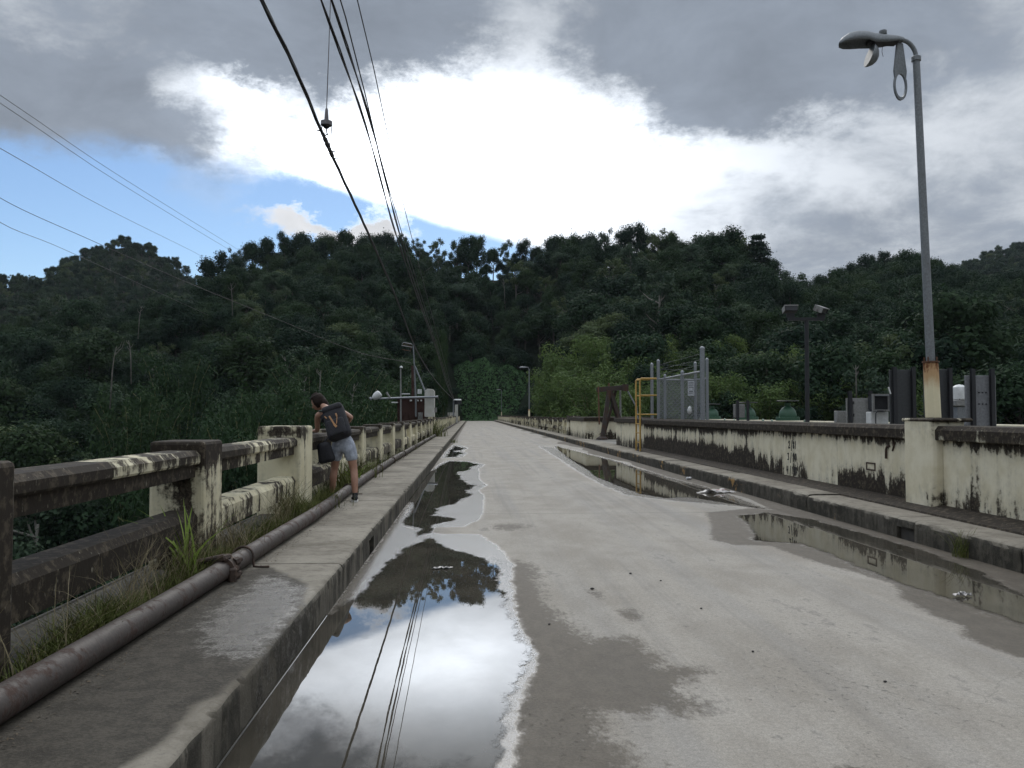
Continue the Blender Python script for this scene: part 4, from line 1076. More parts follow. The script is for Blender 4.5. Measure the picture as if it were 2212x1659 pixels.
m_rusty('panel_dark', (.050, .053, .055), (.07, .07, .07), .35, .6, .1, 3)
m_rusty('panel_grey', (.20, .205, .215), (.15, .15, .155), .35, .55, .1, 3)
m_rusty('cabinet', (.235, .235, .225), (.11, .095, .08), .40, .6, .0, 3)
m_rusty('valve_green', (.040, .105, .062), (.06, .09, .05), .35, .5, .0, 6)
m_rusty('rust_sheet', (.085, .045, .036), (.055, .022, .016), .5, .85, 0, 2.2)
def m_pedestal():
    """cream paint, rust running down from the iron base plate on top"""
    m_, q = newmat('pedestal_paint'); p = q.obj(); x, y, z = q.sep(p)
    st = q.noise(q.vmul(q.pos(), (16, 16, 1.2)), 1.0, 5, .6, .2); f = q.noise(q.pos(), 22, 5, .65)
    d_ = q.add(q.ss(z, 1.62, 2.20), q.mul(q.sub(st, .5), .9), q.mul(q.sub(f, .5), .35))
    c = q.mix(q.mul(q.ss(d_, .25, .80), .75), q.mix(f, c4((.70, .62, .41)), c4((.78, .71, .50))), c4((.42, .21, .075)))
    c = q.mix(q.ss(d_, .86, 1.02), c, c4((.17, .062, .024)))
    setp(q, c, .75, 0, .3, q.bump(f, .2, .006)); M['pedestal_paint'] = m_
m_pedestal()
simple('white_metal', (.62, .63, .62), .5, .0, .12)
simple('cable_black', (.030, .030, .034), .5)
simple('insulator', (.16, .15, .16), .35)
simple('bolt_rust', (.12, .06, .035), .85, var=.4, scale=30)
simple('sign_white', (.55, .57, .60), .5)
simple('brick_brown', (.16, .085, .055), .85, var=.3, scale=2)
simple('lens', (.10, .10, .10), .12, 0, .1, spec=.6)

# ------------------------------------------------------------------ water pipe on the left footway
PIPE = [(-1.95, -6), (-1.925, 2.0), (-1.905, 3.3), (-1.885, 5.0), (-1.862, 6.55), (-1.850, 8.0), (-1.835, 9.6), (-1.86, 11.2), (-1.90, 12.6), (-1.945, 15), (-1.99, 18), (-2.02, 22), (-2.035, 30), (-2.03, 45), (-2.02, 70), (-2.02, 100), (-2.02, 140)]
pipe = thing('water_pipe', (-1.9, 6, ZK), 'long rusty brown iron water pipe lying on the left footway', 'pipe')
PR = .074
def pipe_at(y):
    return Vector((float(np.interp(y, [p[1] for p in PIPE], [p[0] for p in PIPE])), y, ZK + PR + .002 + .004 * math.sin(y * .9)))
secs = [-6, 3.05, 6.45, 11.6, 17.6, 23.6, 29.6, 36, 42, 60, 90, 140]
for a, b in zip(secs[:-1], secs[1:]):
    n = max(4, int((b - a) / .35)) if b < 45 else 8
    ys = np.linspace(a + .004, b - .004, n)
    MB().tube([pipe_at(y) for y in ys], PR, 18).build('pipe_length', M['pipe_iron'], pipe, smooth=True)
def ring(y, w, ro, name='coupling', mat='pipe_iron', par=None):
    a, b = pipe_at(y - w / 2), pipe_at(y + w / 2); dd = (b - a); 
    return MB().lathe([(PR * .9, 0), (ro, .004), (ro, dd.length - .004), (PR * .9, dd.length)], 20, a, dd).build(name, M[mat], par or pipe, smooth=True)
ring(3.05, .16, PR + .007)
cp = ring(6.45, .13, PR + .026, 'clamp_coupling', 'rust_dark')
for (dy, s_, dzv) in ((-.02, 1, .0), (.03, 1, .05), (.0, -1, .02), (.02, 1, -.05)):
    c = pipe_at(6.45 + dy); MB().lathe([(.034, 0), (.034, .05), (.018, .052), (.018, .09)], 8, c + Vector((s_ * .07, -.02, dzv)), (s_ * .4, 1, .15)).build('clamp_bolt', M['rust_dark'], cp)
MB().beam(pipe_at(6.42) + Vector((-.06, 0, .06)), pipe_at(6.42) + Vector((.045, -.02, .105)), .10, .05).build('clamp_lug', M['rust_dark'], cp, bevel=.012)
MB().beam(pipe_at(6.40) + Vector((-.20, -.06, .07)), pipe_at(6.42) + Vector((.02, 0, .11)), .055, .030).build('clamp_lug', M['rust_dark'], cp, bevel=.01)
MB().beam(pipe_at(6.41) + Vector((-.19, .05, .05)), pipe_at(6.47) + Vector((.05, 0, .10)), .045, .035).build('clamp_lug', M['rust_dark'], cp, bevel=.01)
MB().obox(pipe_at(6.42) + Vector((.085, -.03, -.03)), (1, .3, 0), (-.3, 1, 0), (0, 0, 1), .03, .045, .055).build('clamp_lug', M['rust_dark'], cp, bevel=.012)
def strap(y, big=True, foot=True):
    c = pipe_at(y); r = PR + .014; pts = []
    for t in np.linspace(math.pi * 1.10, -.15, 14):
        pts.append(c + Vector((r * math.cos(t), .02 * math.sin(t), r * math.sin(t))))
    if foot: pts += [c + Vector((r + .004, 0, -.066)), c + Vector((r + .05, -.01, -.070)), c + Vector((r + .13, -.015, -.068))]
    MB().tube(pts, .010, 6).build('strap', M['rust_dark'], pipe, smooth='all')
for y in (6.95, 13.2): strap(y)
for y in (18.2, 21.4, 25.0, 29.8, 35.5, 41.0, 47.0, 54, 62, 70, 80): strap(y, foot=False); ring(y + .12, .10, PR + .022, 'coupling', 'rust_dark')

# ------------------------------------------------------------------ street lamps
def street_lamp(x, y, zb, H, label, full, rot=0.0, lean=(0, 0)):
    t = thing('street_lamp', (x, y, zb), label, 'street lamp', None)
    P = lambda dx_, dy_, h: Vector((x + dx_ + lean[0] * h / H, y + dy_ + lean[1] * h / H, zb + h))
    ped = MB().prism([(.095 * math.cos(a + .39), .095 * math.sin(a + .39)) for a in np.arange(8) * math.pi / 4], lambda p, s: tuple(P(p[0] * (1.04 if s == 0 else 1.0), p[1] * (1.04 if s == 0 else 1.0), 0 if s == 0 else .735)))
    ped.build('pedestal', M['pedestal_paint'], t, bevel=.006)
    MB().lathe([(.107, 0), (.107, .018)], 16, P(0, 0, .735)).build('base_plate', M['bolt_rust'], t)
    for k in range(4):
        MB().tube([P(.08 * math.cos(k * 1.57 + .7), .08 * math.sin(k * 1.57 + .7), .75), P(.08 * math.cos(k * 1.57 + .7), .08 * math.sin(k * 1.57 + .7), .81)], .011, 6).build('anchor_bolt', M['bolt_rust'], t)
    top = H - .26
    MB().tube([P(0, 0, .752), P(0, 0, top * .5), P(0, 0, top)], [.056, .052, .046], 14).build('pole', M['pole_grey'], t, smooth=True)
    MB().lathe([(.040, -.03), (.062, -.02), (.062, .035), (.044, .05)], 14, P(0, 0, top)).build('collar', M['pole_grey'], t, smooth=True)
    arc = [P(-.20 * (1 - math.cos(s)), 0, top + .03 + .235 * math.sin(s)) for s in np.linspace(0, math.pi / 2, 9)]
    arc.append(arc[-1] + Vector((-.035, 0, .004)))
    MB().tube(arc, .030, 12).build('arm', M['pole_grey'], t, smooth=True)
    e = arc[-1]
    # cobra-head: open shell, dark inside
    prof = [(.06, .050, .035, -.035), (-.02, .072, .048, -.040), (-.20, .095, .062, -.072), (-.34, .105, .078, -.085), (-.47, .150, .092, -.070), (-.60, .165, .088, -.075), (-.70, .145, .060, -.085), (-.775, .10, .005, -.085), (-.81, .03, -.055, -.085)]
    hd = MB(); n = 12; o0 = 0
    for (dx_, hw, zt_, zb_) in prof:
        for k in range(n + 1):
            a = math.pi * k / n
            hd.v.append(tuple(e + Vector((dx_, hw * math.cos(a), zb_ + (zt_ - zb_) * math.sin(a) ** .75))))
    for i_ in range(len(prof) - 1):
        for k in range(n):
            q0 = i_ * (n + 1) + k; hd.f.append((q0, q0 + 1, q0 + n + 2, q0 + n + 1)); hd.mi.append(0)
    hd.f.append(tuple(range(n + 1))); hd.mi.append(0)
    h_ = hd.build('lamp_head', M['pole_grey'], t, smooth=True)
    so = h_.modifiers.new('shell', 'SOLIDIFY'); so.thickness = .012
    MB().lathe([(.045, 0), (.05, .01), (.05, .055), (.035, .06)], 12, e + Vector((-.21, 0, .058)), (0, 0, 1)).build('photocell', M['pole_grey'], h_, smooth=True)
    MB().box(e.x - .42, e.x - .02, e.y - .07, e.y + .07, e.z - .068, e.z - .015).build('ballast', M['steel_black'], h_, bevel=.01)
    if full:
        # hanging reflector bowl and swung-down lens frame
        c = e + Vector((-.36, 0, -.07)); axis = Vector((.90, 0, -.30)).normalized()
        bowl = MB().lathe([(.001, .115), (.05, .105), (.09, .075), (.118, .035), (.13, 0), (.128, -.008)], 16, c + Vector((-.035, 0, -.155)), axis, sx=1.0, sy=1.25)
        bw = bowl.build('reflector_bowl', M['pole_grey'], h_, smooth=True)
        ov = []
        for a in np.linspace(0, 2 * math.pi, 28): ov.append(Vector((.105 * math.sin(a), 0, -.60 + .20 * math.cos(a))))
        d0 = e + Vector((.0, 0, -.03)); rotm = Matrix.Rotation(R(14), 3, 'Z')
        ringm = MB(); inner = .80
        for s_, th in ((1.0, 0), ):
            for k in range(27):
                a_, b_ = ov[k], ov[k + 1]; cc = Vector((0, 0, -.60))
                ai, bi_ = cc + (a_ - cc) * .80, cc + (b_ - cc) * .80
                ringm._a([d0 + rotm @ (p + Vector((.02, dy_, 0))) for dy_ in (-.014, .014) for p in (a_, b_, bi_, ai)], [(0, 1, 2, 3), (7, 6, 5, 4), (0, 4, 5, 1), (2, 6, 7, 3)])
        ringm.prism([(-.045, -.02), (.045, -.02), (.10, -.40), (.085, -.52), (.04, -.455), (0, -.44), (-.04, -.455), (-.085, -.52), (-.10, -.40)], lambda p, s: tuple(d0 + rotm @ Vector((p[0] + .02, -.015 if s == 0 else .015, p[1]))))
        ringm.build('swung_down_frame', M['pole_grey'], h_)
        w0 = e + Vector((-.20, 0, -.08))
        MB().tube([w0, w0 + Vector((-.02, 0, -.03)), w0 + Vector((-.025, .005, -.09)), w0 + Vector((-.012, 0, -.16))], .0035, 5).build('loose_wire', M['cable_black'], h_)
    return t
street_lamp(6.135, 10.82, 1.455, 5.09, 'tall grey street lamp with broken hanging head on the near right pier', True, lean=(-.155, 0))
street_lamp(6.08, 87.5, 1.30, 5.15, 'nearer of two thin street lamps on the far right railing', False)
street_lamp(6.10, 168, 1.28, 5.2, 'farthest small street lamp at the end of the right railing', False)

# ------------------------------------------------------------------ yellow ladder at the wall
lad = thing('ladder', (5.72, 28.3, ZK), 'yellow steel ladder with handrails against the right parapet wall', 'ladder')
YA, YB = 28.08, 28.76
for y in (YA, YB):
    MB().tube([(5.72, y, ZK), (5.72, y, 2.66), (5.76, y, 2.72), (6.3, y, 2.72)], .030, 8).build('stile', M['yellow_paint'], lad, smooth=True)
for z in (.55, .87, 1.18): MB().tube([(5.72, YA, z), (5.72, YB, z)], .020, 8).build('rung', M['yellow_paint'], lad, smooth=True)
for z in (1.50, 2.15):
    for y in (YA, YB): MB().tube([(5.72, y, z), (6.3, y, z)], .024, 8).build('handrail', M['yellow_paint'], lad, smooth=True)
MB().tube([(5.72, YA, 2.68), (5.72, YB, 2.68)], .024, 8).build('handrail', M['yellow_paint'], lad, smooth=True)

# ------------------------------------------------------------------ chain-link fence
def m_mesh():
    m_, q = newmat('chain_link_wire'); setp(q, (.20, .21, .22), .5, .3); M['chain'] = m_
m_mesh()
fen = thing('chain_link_fence', (6.25, 25.5, 1.36), 'grey chain-link fence corner with round posts on top of the right wall', 'fence')
fp = [(6.25, 22.3, 3.28, .066), (6.25, 24.46, 2.74, .05), (6.25, 26.68, 2.74, .042), (6.25, 27.62, 3.27, .055), (6.25, 28.62, 3.22, .055), (7.50, 27.62, 3.2, .05), (7.58, 26.5, 3.25, .05)]
for (x, y, zt, r) in fp:
    p_ = MB().tube([(x, y, 1.34 if x < 6.5 else .22), (x, y, zt)], r, 12).build('fence_post', M['galv'], fen, smooth=True)
    MB().lathe([(r * 1.08, 0), (r * 1.08, .03), (r * .8, .06), (.01, .08)], 12, (x, y, zt - .01)).build('post_cap', M['galv'], p_, smooth=True)
for (a, b) in [((6.25, 22.3, 2.67), (6.25, 27.62, 2.67)), ((6.25, 27.62, 2.66), (7.5, 27.62, 2.66)), ((7.5, 27.62, 2.66), (7.58, 26.5, 2.66))]:
    MB().tube([a, b], .026, 8).build('top_rail', M['galv'], fen, smooth=True)
def chain(p0, p1, z0, z1, cell=.10):
    p0 = Vector((p0[0], p0[1], 0)); p1 = Vector((p1[0], p1[1], 0)); L_ = (p1 - p0).length; H_ = z1 - z0; dv = (p1 - p0) / L_
    nrm = Vector((-dv.y, dv.x, 0)); vs = []; fs = []; w = .004
    def seg(a, b):
        o_ = len(vs); A = p0 + dv * a[0] + Vector((0, 0, z0 + a[1])); B_ = p0 + dv * b[0] + Vector((0, 0, z0 + b[1]))
        d_ = (B_ - A).normalized(); s_ = d_.cross(nrm) * w; n_ = nrm * w
        for P_ in (A, B_):
            for k in (s_, n_, -s_, -n_): vs.append(tuple(P_ + k))
        for k in range(4): fs.append((o_ + k, o_ + (k + 1) % 4, o_ + 4 + (k + 1) % 4, o_ + 4 + k))
    for sgn in (1, -1):
        c = -H_
        while c < L_:
            a0 = max(0, c); a1 = min(L_, c + H_)
            if a1 > a0:
                ya, yb = a0 - c, a1 - c
                if sgn < 0: ya, yb = H_ - ya, H_ - yb
                seg((a0, ya), (a1, yb))
            c += cell * 1.414
    o = npmesh('wire_mesh', np.array(vs), np.array(fs), M['chain'], fen); o['kind'] = 'stuff'
chain((6.25, 22.37), (6.25, 27.56), 1.37, 2.66); chain((6.30, 27.62), (7.45, 27.62), 1.0, 2.65); chain((7.50, 27.57), (7.58, 26.55), 1.0, 2.65)
for z in (2.85, 3.0, 3.15):
    MB().tube([(6.25, 22.3, z), (6.25, 27.62, z)], .002, 4).build('barbed_strand', M['galv'], fen); MB().tube([(6.25, 27.62, z), (7.5, 27.62, z)], .002, 4).build('barbed_strand', M['galv'], fen)
sg = MB().box(7.22, 7.44, 27.53, 27.54, 2.12, 2.62).build('notice_board', M['sign_white'], fen)
mk = MB()
for zz in (2.54, 2.47, 2.40, 2.26, 2.20): mk.box(7.25, 7.41 - .03 * (zz < 2.3), 27.522, 27.5295, zz, zz + .022)
mk.build('printed_lines', M['black_paint'], sg)
bagw = MB().lathe([(.02, -.09), (.10, -.05), (.13, .0), (.09, .06), (.03, .09)], 8, (6.235, 23.6, 1.62), (0.2, 1, .3), sx=.5).build('caught_plastic_scrap', M['white_metal'], fen)

# ------------------------------------------------------------------ rusty steel trestle in the gap
tr = thing('steel_trestle', (6.7, 42, ZK), 'dark rusty steel trestle leaning in the gap of the right wall', 'steel frame')
MB().beam((6.30, 41.8, 2.74), (7.78, 41.6, 2.86), .22, .24).build('cross_beam', M['steel_dark'], tr, bevel=.01)
MB().obox((7.72, 41.55, 2.84), (1, 0, 0), (0, 1, 0), (0, 0, 1), .14, .16, .17).build('end_plate', M['steel_dark'], tr)
MB().beam((6.55, 41.6, .25), (6.93, 41.7, 2.70), .24, .20).build('front_leg', M['steel_dark'], tr, bevel=.01)
MB().beam((7.50, 41.9, 1.10), (6.98, 41.7, 2.66), .22, .20).build('back_leg', M['steel_dark'], tr, bevel=.01)
MB().beam((6.66, 41.9, .30), (7.30, 41.9, 2.70), .12, .12).build('strut', M['steel_dark'], tr)
MB().tube([(6.38, 41.4, 1.0), (6.34, 41.4, 2.90)], .035, 8).build('standpipe', M['bolt_rust'], tr, smooth=True)
MB().tube([(7.55, 42.0, .9), (7.55, 42.0, 2.80)], .05, 8).build('standpipe', M['cabinet'], tr, smooth=True)
MB().tube([(7.78, 41.5, 2.78), (8.28, 41.5, 1.85), (8.34, 41.5, 1.0)], .04, 8).build('stay_rod', M['pole_grey'], tr, smooth=True)
MB().lathe([(.30, 0), (.28, .08), (.16, .16)], 10, (6.55, 41.6, ZK - .01)).build('base_mound', M['steel_dark'], tr)
MB().lathe([(.04, 0), (.04, .22)], 8, (6.92, 41.7, 2.86)).build('bolt', M['bolt_rust'], tr)

# ------------------------------------------------------------------ gate valves
def valve(x, y, label):
    t = thing('gate_valve', (x, y, .25), label, 'valve'); q_ = lambda dz_: (x, y, .25 + dz_)
    Z = 1.10
    MB().lathe([(.33, 0), (.33, .04), (.30, .05), (.30, .65), (.33, .70)], 18, q_(0)).build('body', M['valve_green'], t, smooth=True)
    MB().lathe([(.33, -.52), (.33, -.46), (.22, -.45), (.22, .45), (.33, .46), (.33, .52)], 18, (x - .02, y - .10, 1.02), (.95, -.3, 0)).build('pipe_flange', M['valve_green'], t, smooth=True)
    bn = MB().lathe([(.36, .70), (.36, .80), (.26, .81), (.265, .90), (.235, 1.0), (.18, 1.08), (.09, 1.15), (.06, 1.17)], 18, q_(.36)).build('bonnet', M['valve_green'], t, smooth=True)
    for k in range(12):
        a = k * math.pi / 6; MB().lathe([(.025, 0), (.025, .045)], 6, (x + .315 * math.cos(a), y + .315 * math.sin(a), .25 + .36 + .80)).build('bolt', M['valve_green'], bn)
    MB().lathe([(.075, 1.15), (.10, 1.18), (.10, 1.24), (.06, 1.27)], 12, q_(.36)).build('gland', M['valve_green'], t, smooth=True)
    w = MB().lathe([(.32, 0), (.335, .008), (.335, .022), (.32, .03), (.30, .022), (.30, .008)], 28, (x, y, 1.905)).build('handwheel', M['steel_black'], t, smooth=True)
    MB().tube([(x, y, 1.85), (x, y, 1.94)], .02, 8).build('stem', M['steel_black'], w)
    for k in range(3):
        a = k * 2.09; MB().tube([(x, y, 1.92), (x + .31 * math.cos(a), y + .31 * math.sin(a), 1.92)], .011, 5).build('spoke', M['steel_black'], w)
valve(9.82, 25.5, 'green gate valve with handwheel, nearest the floodlight mast')
valve(9.8, 29.16, 'green gate valve half hidden behind the small grey box on posts')
valve(9.8, 33.6, 'green gate valve behind the chain-link fence, farthest of the three')

jb = thing('junction_box', (8.6, 26.2, .25), 'small grey box on two dark posts among the green valves', 'box')
MB().box(8.40, 8.74, 26.30, 26.45, 1.40, 1.83).build('cabinet', M['cabinet'], jb, bevel=.01)
for x in (8.47, 8.80): MB().beam((x, 26.2, .22), (x, 26.2, 1.95), .075, .075).build('leg', M['steel_black'], jb)

fl = thing('floodlight_mast', (9.83, 24, .25), 'dark floodlight mast with two boxy lamp heads behind the right wall', 'floodlight')
MB().tube([(9.82, 24, .2), (9.84, 24, 4.25)], [.066, .058], 12).build('mast', M['steel_black'], fl, smooth=True)
MB().beam((9.30, 24, 4.30), (10.36, 24, 4.30), .09, .09).build('crossarm', M['steel_black'], fl)
for (x, rz, tl) in ((9.36, -.12, -.10), (10.28, .75, .35)):
    ax = Vector((math.cos(rz), math.sin(rz), 0)); fwd = Vector((-math.sin(rz), math.cos(rz), -.25)).normalized() if x < 9.8 else Vector((-math.sin(rz) * -1, -math.cos(rz), -.45)).normalized()
    upv = ax.cross(fwd).normalized()
    if upv.z < 0: upv = -upv
    c = Vector((x, 24, 4.58)); kk = .78
    hd = MB(); hd.obox(c + upv * 0.0800, ax, fwd, upv, 0.2000, 0.1500, 0.0120); hd.obox(c - ax * 0.2000, ax, fwd, upv, 0.0080, 0.1360, 0.0800)
    h_ = hd.build('lamp_hood', M['cabinet'], fl)
    hb_ = MB(); hb_.obox(c - ax * 0.1640, ax, fwd, upv, 0.0112, 0.1320, 0.0660); hb_.obox(c + ax * 0.1640, ax, fwd, upv, 0.0112, 0.1320, 0.0660); hb_.obox(c - fwd * 0.1240, ax, fwd, upv, 0.1520, 0.0096, 0.0660); hb_.obox(c - upv * 0.0660, ax, fwd, upv, 0.1752, 0.1320, 0.0080)
    hb_.build('lamp_housing', M['steel_black'], h_)
    MB().obox(c + fwd * 0.1040, ax, fwd, upv, 0.1480, 0.0048, 0.0660).build('glass', M['lens'], h_)
    MB().beam((x, 24, 4.34), (x, 24, 4.48), .24, .03, (0, 1, 0)).build('bracket', M['steel_black'], h_)

# ------------------------------------------------------------------ stop-log panels, cabinets and machine behind the wall
def panels(label, y, x0, x1, zt, mat, posts, ztp, bolts=False):
    t = thing('stoplog_gate', ((x0 + x1) / 2, y, .25), label, 'panel')
    MB().box(x0, x1, y, y + .05, .22, zt).build('plate', M[mat], t, bevel=.006)
    for x in posts:
        MB().prism([(-.07, .08), (.07, .08), (.07, .095), (.014, .10), (.014, .14), (.07, .145), (.07, .16), (-.07, .16), (-.07, .145), (-.014, .14), (-.014, .10), (-.07, .095)], lambda p, s, x=x: (x + p[0] * .55, y - .18 + p[1], .22 if s == 0 else ztp)).build('upright', M['steel_black'], t)
    if bolts:
        for z in (1.72, 1.96):
            for x in np.linspace(x0 + .28, x1 - .22, 3): MB().lathe([(.018, 0), (.012, .02)], 8, (x, y - .002, z), (0, -1, 0)).build('rivet', M['steel_black'], t)
    return t
panels('tall black steel panel with uprights left of the lamp pedestal', 18, 9.237, 9.823, 2.488, 'panel_dark', (9.311, 9.734), 2.544)
panels('tall black steel panel partly hidden right behind the lamp pedestal', 18, 10.013, 10.660, 2.499, 'panel_dark', (10.566,), 2.533)
panels('grey riveted steel panel with two black uprights at the right edge', 17, 10.346, 10.998, 2.317, 'panel_grey', (10.465, 10.879), 2.454, True)
panels('weathered grey cabinet panel between two thin black uprights', 20, 9.169, 9.798, 1.899, 'cabinet', (9.231, 9.737), 2.074)
MB_ = MB().box(9.113, 9.340, 20.4, 20.6, .22, 1.589).build('low_cabinet', M['cabinet'], None, bevel=.01)
tag(MB_, 'small low grey cabinet left of the weathered cabinet panel', 'cabinet')
ob = thing('frame_box', (9.538, 19, .25), 'open white-framed dark box between the grey and black panels', 'box')
x0, x1, z0, z1 = 9.332, 9.756, 1.571, 1.980
MB().box(x0 + .04, x1 - .04, 19.06, 19.30, z0 + .04, z1 - .04).build('back', M['steel_black'], ob)
f_ = MB(); f_.box(x0, x1, 19, 19.05, z1 - .045, z1); f_.box(x0, x1, 19, 19.05, z0, z0 + .045); f_.box(x0, x0 + .045, 19, 19.05, z0 + .045, z1 - .045); f_.box(x1 - .045, x1, 19, 19.05, z0 + .045, z1 - .045); f_.build('frame', M['cabinet'], ob)
MB().box(x0, x1, 19.1, 19.35, .22, z0 - .01).build('stand', M['white_metal'], ob, bevel=.01)
mc = thing('gate_motor', (11.411, 19, .25), 'pale domed gate motor between the black and grey panels', 'machine')
cx = 11.411
MB().lathe([(.15, 0), (.17, .02), (.17, .22), (.15, .30), (.08, .35), (.01, .365)], 16, (cx, 19, 1.838)).build('dome', M['white_metal'], mc, smooth=True)
MB().box(cx - .18, cx + .14, 18.85, 19.15, 1.690, 1.844).build('gearbox', M['cabinet'], mc, bevel=.02)
MB().box(cx - .12, cx + .12, 18.9, 19.1, .22, 1.690 - .01).build('stand', M['galv'], mc, bevel=.01)
MB().tube([(cx + .10, 18.9, 1.690), (cx + .17, 18.85, 1.55), (cx + .20, 18.8, 1.30)], .02, 6).build('cable', M['cable_black'], mc)
MB().lathe([(.05, 0), (.05, .14)], 8, (cx + .17, 18.6, 1.651), (.3, 0, 1)).build('handle', M['galv'], mc, smooth=True)

# doors, hinges, conduits and latches on the switchgear
cab = next(o for o in bpy.data.objects if o.get('label', '').startswith('weathered grey cabinet'))
cx0, cx1, cz1 = 9.328, 9.760, 1.837
dr_ = MB().box(cx0, cx1, 19.985, 19.998, .9, cz1).build('door', M['cabinet'], cab, bevel=.004)
for z in (1.45, 1.75): MB().box(cx0 - .012, cx0 + .02, 19.97, 19.984, z, z + .07).build('hinge', M['steel_black'], dr_)
MB().tube([(cx1 - .06, 19.975, 1.62), (cx1 - .06, 19.955, 1.62), (cx1 - .06, 19.955, 1.55)], .010, 6).build('latch', M['galv'], dr_)
MB().tube([(9.381, 18.97, .3), (9.381, 18.97, 1.52), (9.429, 18.97, 1.58), (9.568, 18.97, 1.58)], .016, 6).build('conduit', M['cable_black'], ob, smooth=True)
MB().box(9.393, 9.720, 18.99, 18.998, 1.950 - .02, 1.950).build('drip_rail', M['galv'], ob)
MB().tube([(9.197, 17.9, 1.95), (9.151, 17.9, 2.10)], .018, 6).build('release_lever', M['white_metal'], ob)
for k in range(6):
    a = k * math.pi / 3; MB().lathe([(.014, 0), (.014, .02)], 6, (cx + .155 * math.cos(a), 19 + .155 * math.sin(a), 1.844)).build('bolt', M['steel_black'], mc)
hut = thing('hut', (52, 78, 1), 'small brown hut with pale flat roof on the far right bank', 'hut')
YH = 80.0; hx0, hx1, hz0, hz1 = 53.102, 54.345, 2.798, 3.571
MB().box(hx0, hx1, YH, YH + 2, hz0 - 3, hz1).build('wall', M['brick_brown'], hut); MB().box(hx0 - .15, hx1 + .15, YH - .2, YH + 2.2, hz1, hz1 + .12).build('roof', M['white_metal'], hut)
MB().box(hx1 - .55, hx1 - .15, YH - .02, YH - .002, hz0, hz1 - .2).build('door', M['cabinet'], hut)

# ------------------------------------------------------------------ left: shed, tall pillar, fallen lamp, masts
YS = 50.0
pil = thing('tall_pillar', (-2.4, 49.5, 1.3), 'tall pale grey concrete pillar rising above the left railing', 'pillar')
o = MB().prism([(-.30, 0), (.27, 0), (.27, 1.50), (.18, 1.62), (-.14, 1.64), (-.30, 1.52)], lambda p, s: (-2.42 + p[0], 49.0 if s == 0 else 49.95, 1.362 + p[1])).build('shaft', M['paint_grey'], pil, bevel=.02)
o['mould'] = -.24; o['mould_top'] = .06; o['mould_base'] = 0.
o = MB().box(-2.16, -2.02, 49.2, 49.4, 1.62, 1.90).build('bracket', M['cabinet'], pil)
sh = thing('rusty_shed', (-3.6, 51, 0), 'rust-brown corrugated sheet shed behind the left railing', 'shed')
hx0, hx1, hzt = -4.456, -2.643, 2.427
cs = MB(); n = 54
for k in range(n):
    a = hx0 + (hx1 - hx0) * k / n; b = hx0 + (hx1 - hx0) * (k + 1) / n; ya, yb = (51 + (.02 if k % 2 else -.02), 51 + (-.02 if k % 2 else .02))
    cs._a([(a, ya, -3), (b, yb, -3), (b, yb, hzt), (a, ya, hzt)], [(0, 1, 2, 3)])
cs.build('front_sheet', M['rust_sheet'], sh)
MB().box(hx1 - .02, hx1 + .02, 51, 53.4, -3, hzt).build('side_sheet', M['rust_sheet'], sh)
MB().box(hx0 - .1, hx1 + .1, 50.9, 53.5, hzt, hzt + .05).build('roof_sheet', M['rust_sheet'], sh)
MB().box(hx0 - .02, hx0 + .02, 51, 53.4, -3, hzt).build('side_sheet', M['rust_sheet'], sh)
for (x0, x1, z0, z1, nm, mt_) in ((-3.215, -2.939, 1.054, 1.623, 'meter_box', 'cabinet'), (-3.245, -3.000, 2.746, 3.023, 'white_box', 'white_metal'), (-4.194, -3.705, 2.715, 2.777, 'light_batten', 'white_metal'),
        (-4.805, -4.423, 2.192, 2.254, 'light_batten', 'white_metal'), (-3.705, -3.582, 2.300, 2.392, 'white_tag', 'white_metal'), (-3.261, -3.184, 2.300, 2.392, 'white_tag', 'white_metal'), (-3.061, -2.985, 2.300, 2.392, 'white_tag', 'white_metal')):
    MB().box(x0, x1, 50.7, 50.95, z0, z1).build(nm, M[mt_], sh, bevel=.008)
fa = thing('fallen_lamp_post', (-4, 48.8, 2.5), 'grey lamp post lying level across the left pillar with pale bowl head', 'lamp post')
MB().tube([(-5.320, 48.8, 2.416), (-3.765, 48.8, 2.475), (-1.968, 48.8, 2.520)], [.055, .06, .066], 12).build('pole', M['galv'], fa, smooth=True)
MB().lathe([(.02, -.12), (.10, -.10), (.16, -.02), (.215, .12), (.225, .30), (.20, .40), (.10, .45)], 16, (-5.613, 48.8, 2.475), (.75, 0, .62)).build('lamp_bowl', M['white_metal'], fa, smooth=True)
MB().lathe([(.06, 0), (.10, .03), (.11, .10), (.05, .12)], 10, (-5.730, 48.6, 2.431), (-.8, 0, -.3)).build('socket', M['galv'], fa, smooth=True)
MB().lathe([(.075, 0), (.075, .07)], 12, (-1.998, 48.8, 2.520), (1, 0, .01)).build('end_flange', M['galv'], fa)
MB().tube([(-4.719, 48.75, 2.490), (-4.909, 48.75, 2.786)], [.05, .065], 8).build('side_arm', M['cabinet'], fa, smooth=True)
MB().tube([(-1.939, 48.8, 2.520), (-1.880, 48.7, 2.342), (-1.791, 48.7, 2.091)], .018, 5).build('hanging_wire', M['bark'], fa)
ms = thing('antenna_mast', (-3.5, 52, 0), 'slim grey mast with comb antenna and slanting brace behind the shed', 'mast')
MB().tube([(-3.324, 50.60, 1.377), (-3.339, 50.60, 2.603), (-3.446, 50.60, 4.748), (-3.507, 50.60, 5.759)], [.055, .05, .04, .035], 10).build('mast_tube', M['pole_grey'], ms, smooth=True)
MB().tube([(-3.394, 50.50, 4.421), (-2.678, 50.50, 2.662)], .05, 8).build('brace', M['galv'], ms, smooth=True)
MB().beam((-3.533, 51.20, 1.221), (-3.580, 51.20, 4.476), .16, .16).build('timber_post', M['rust_sheet'], ms)
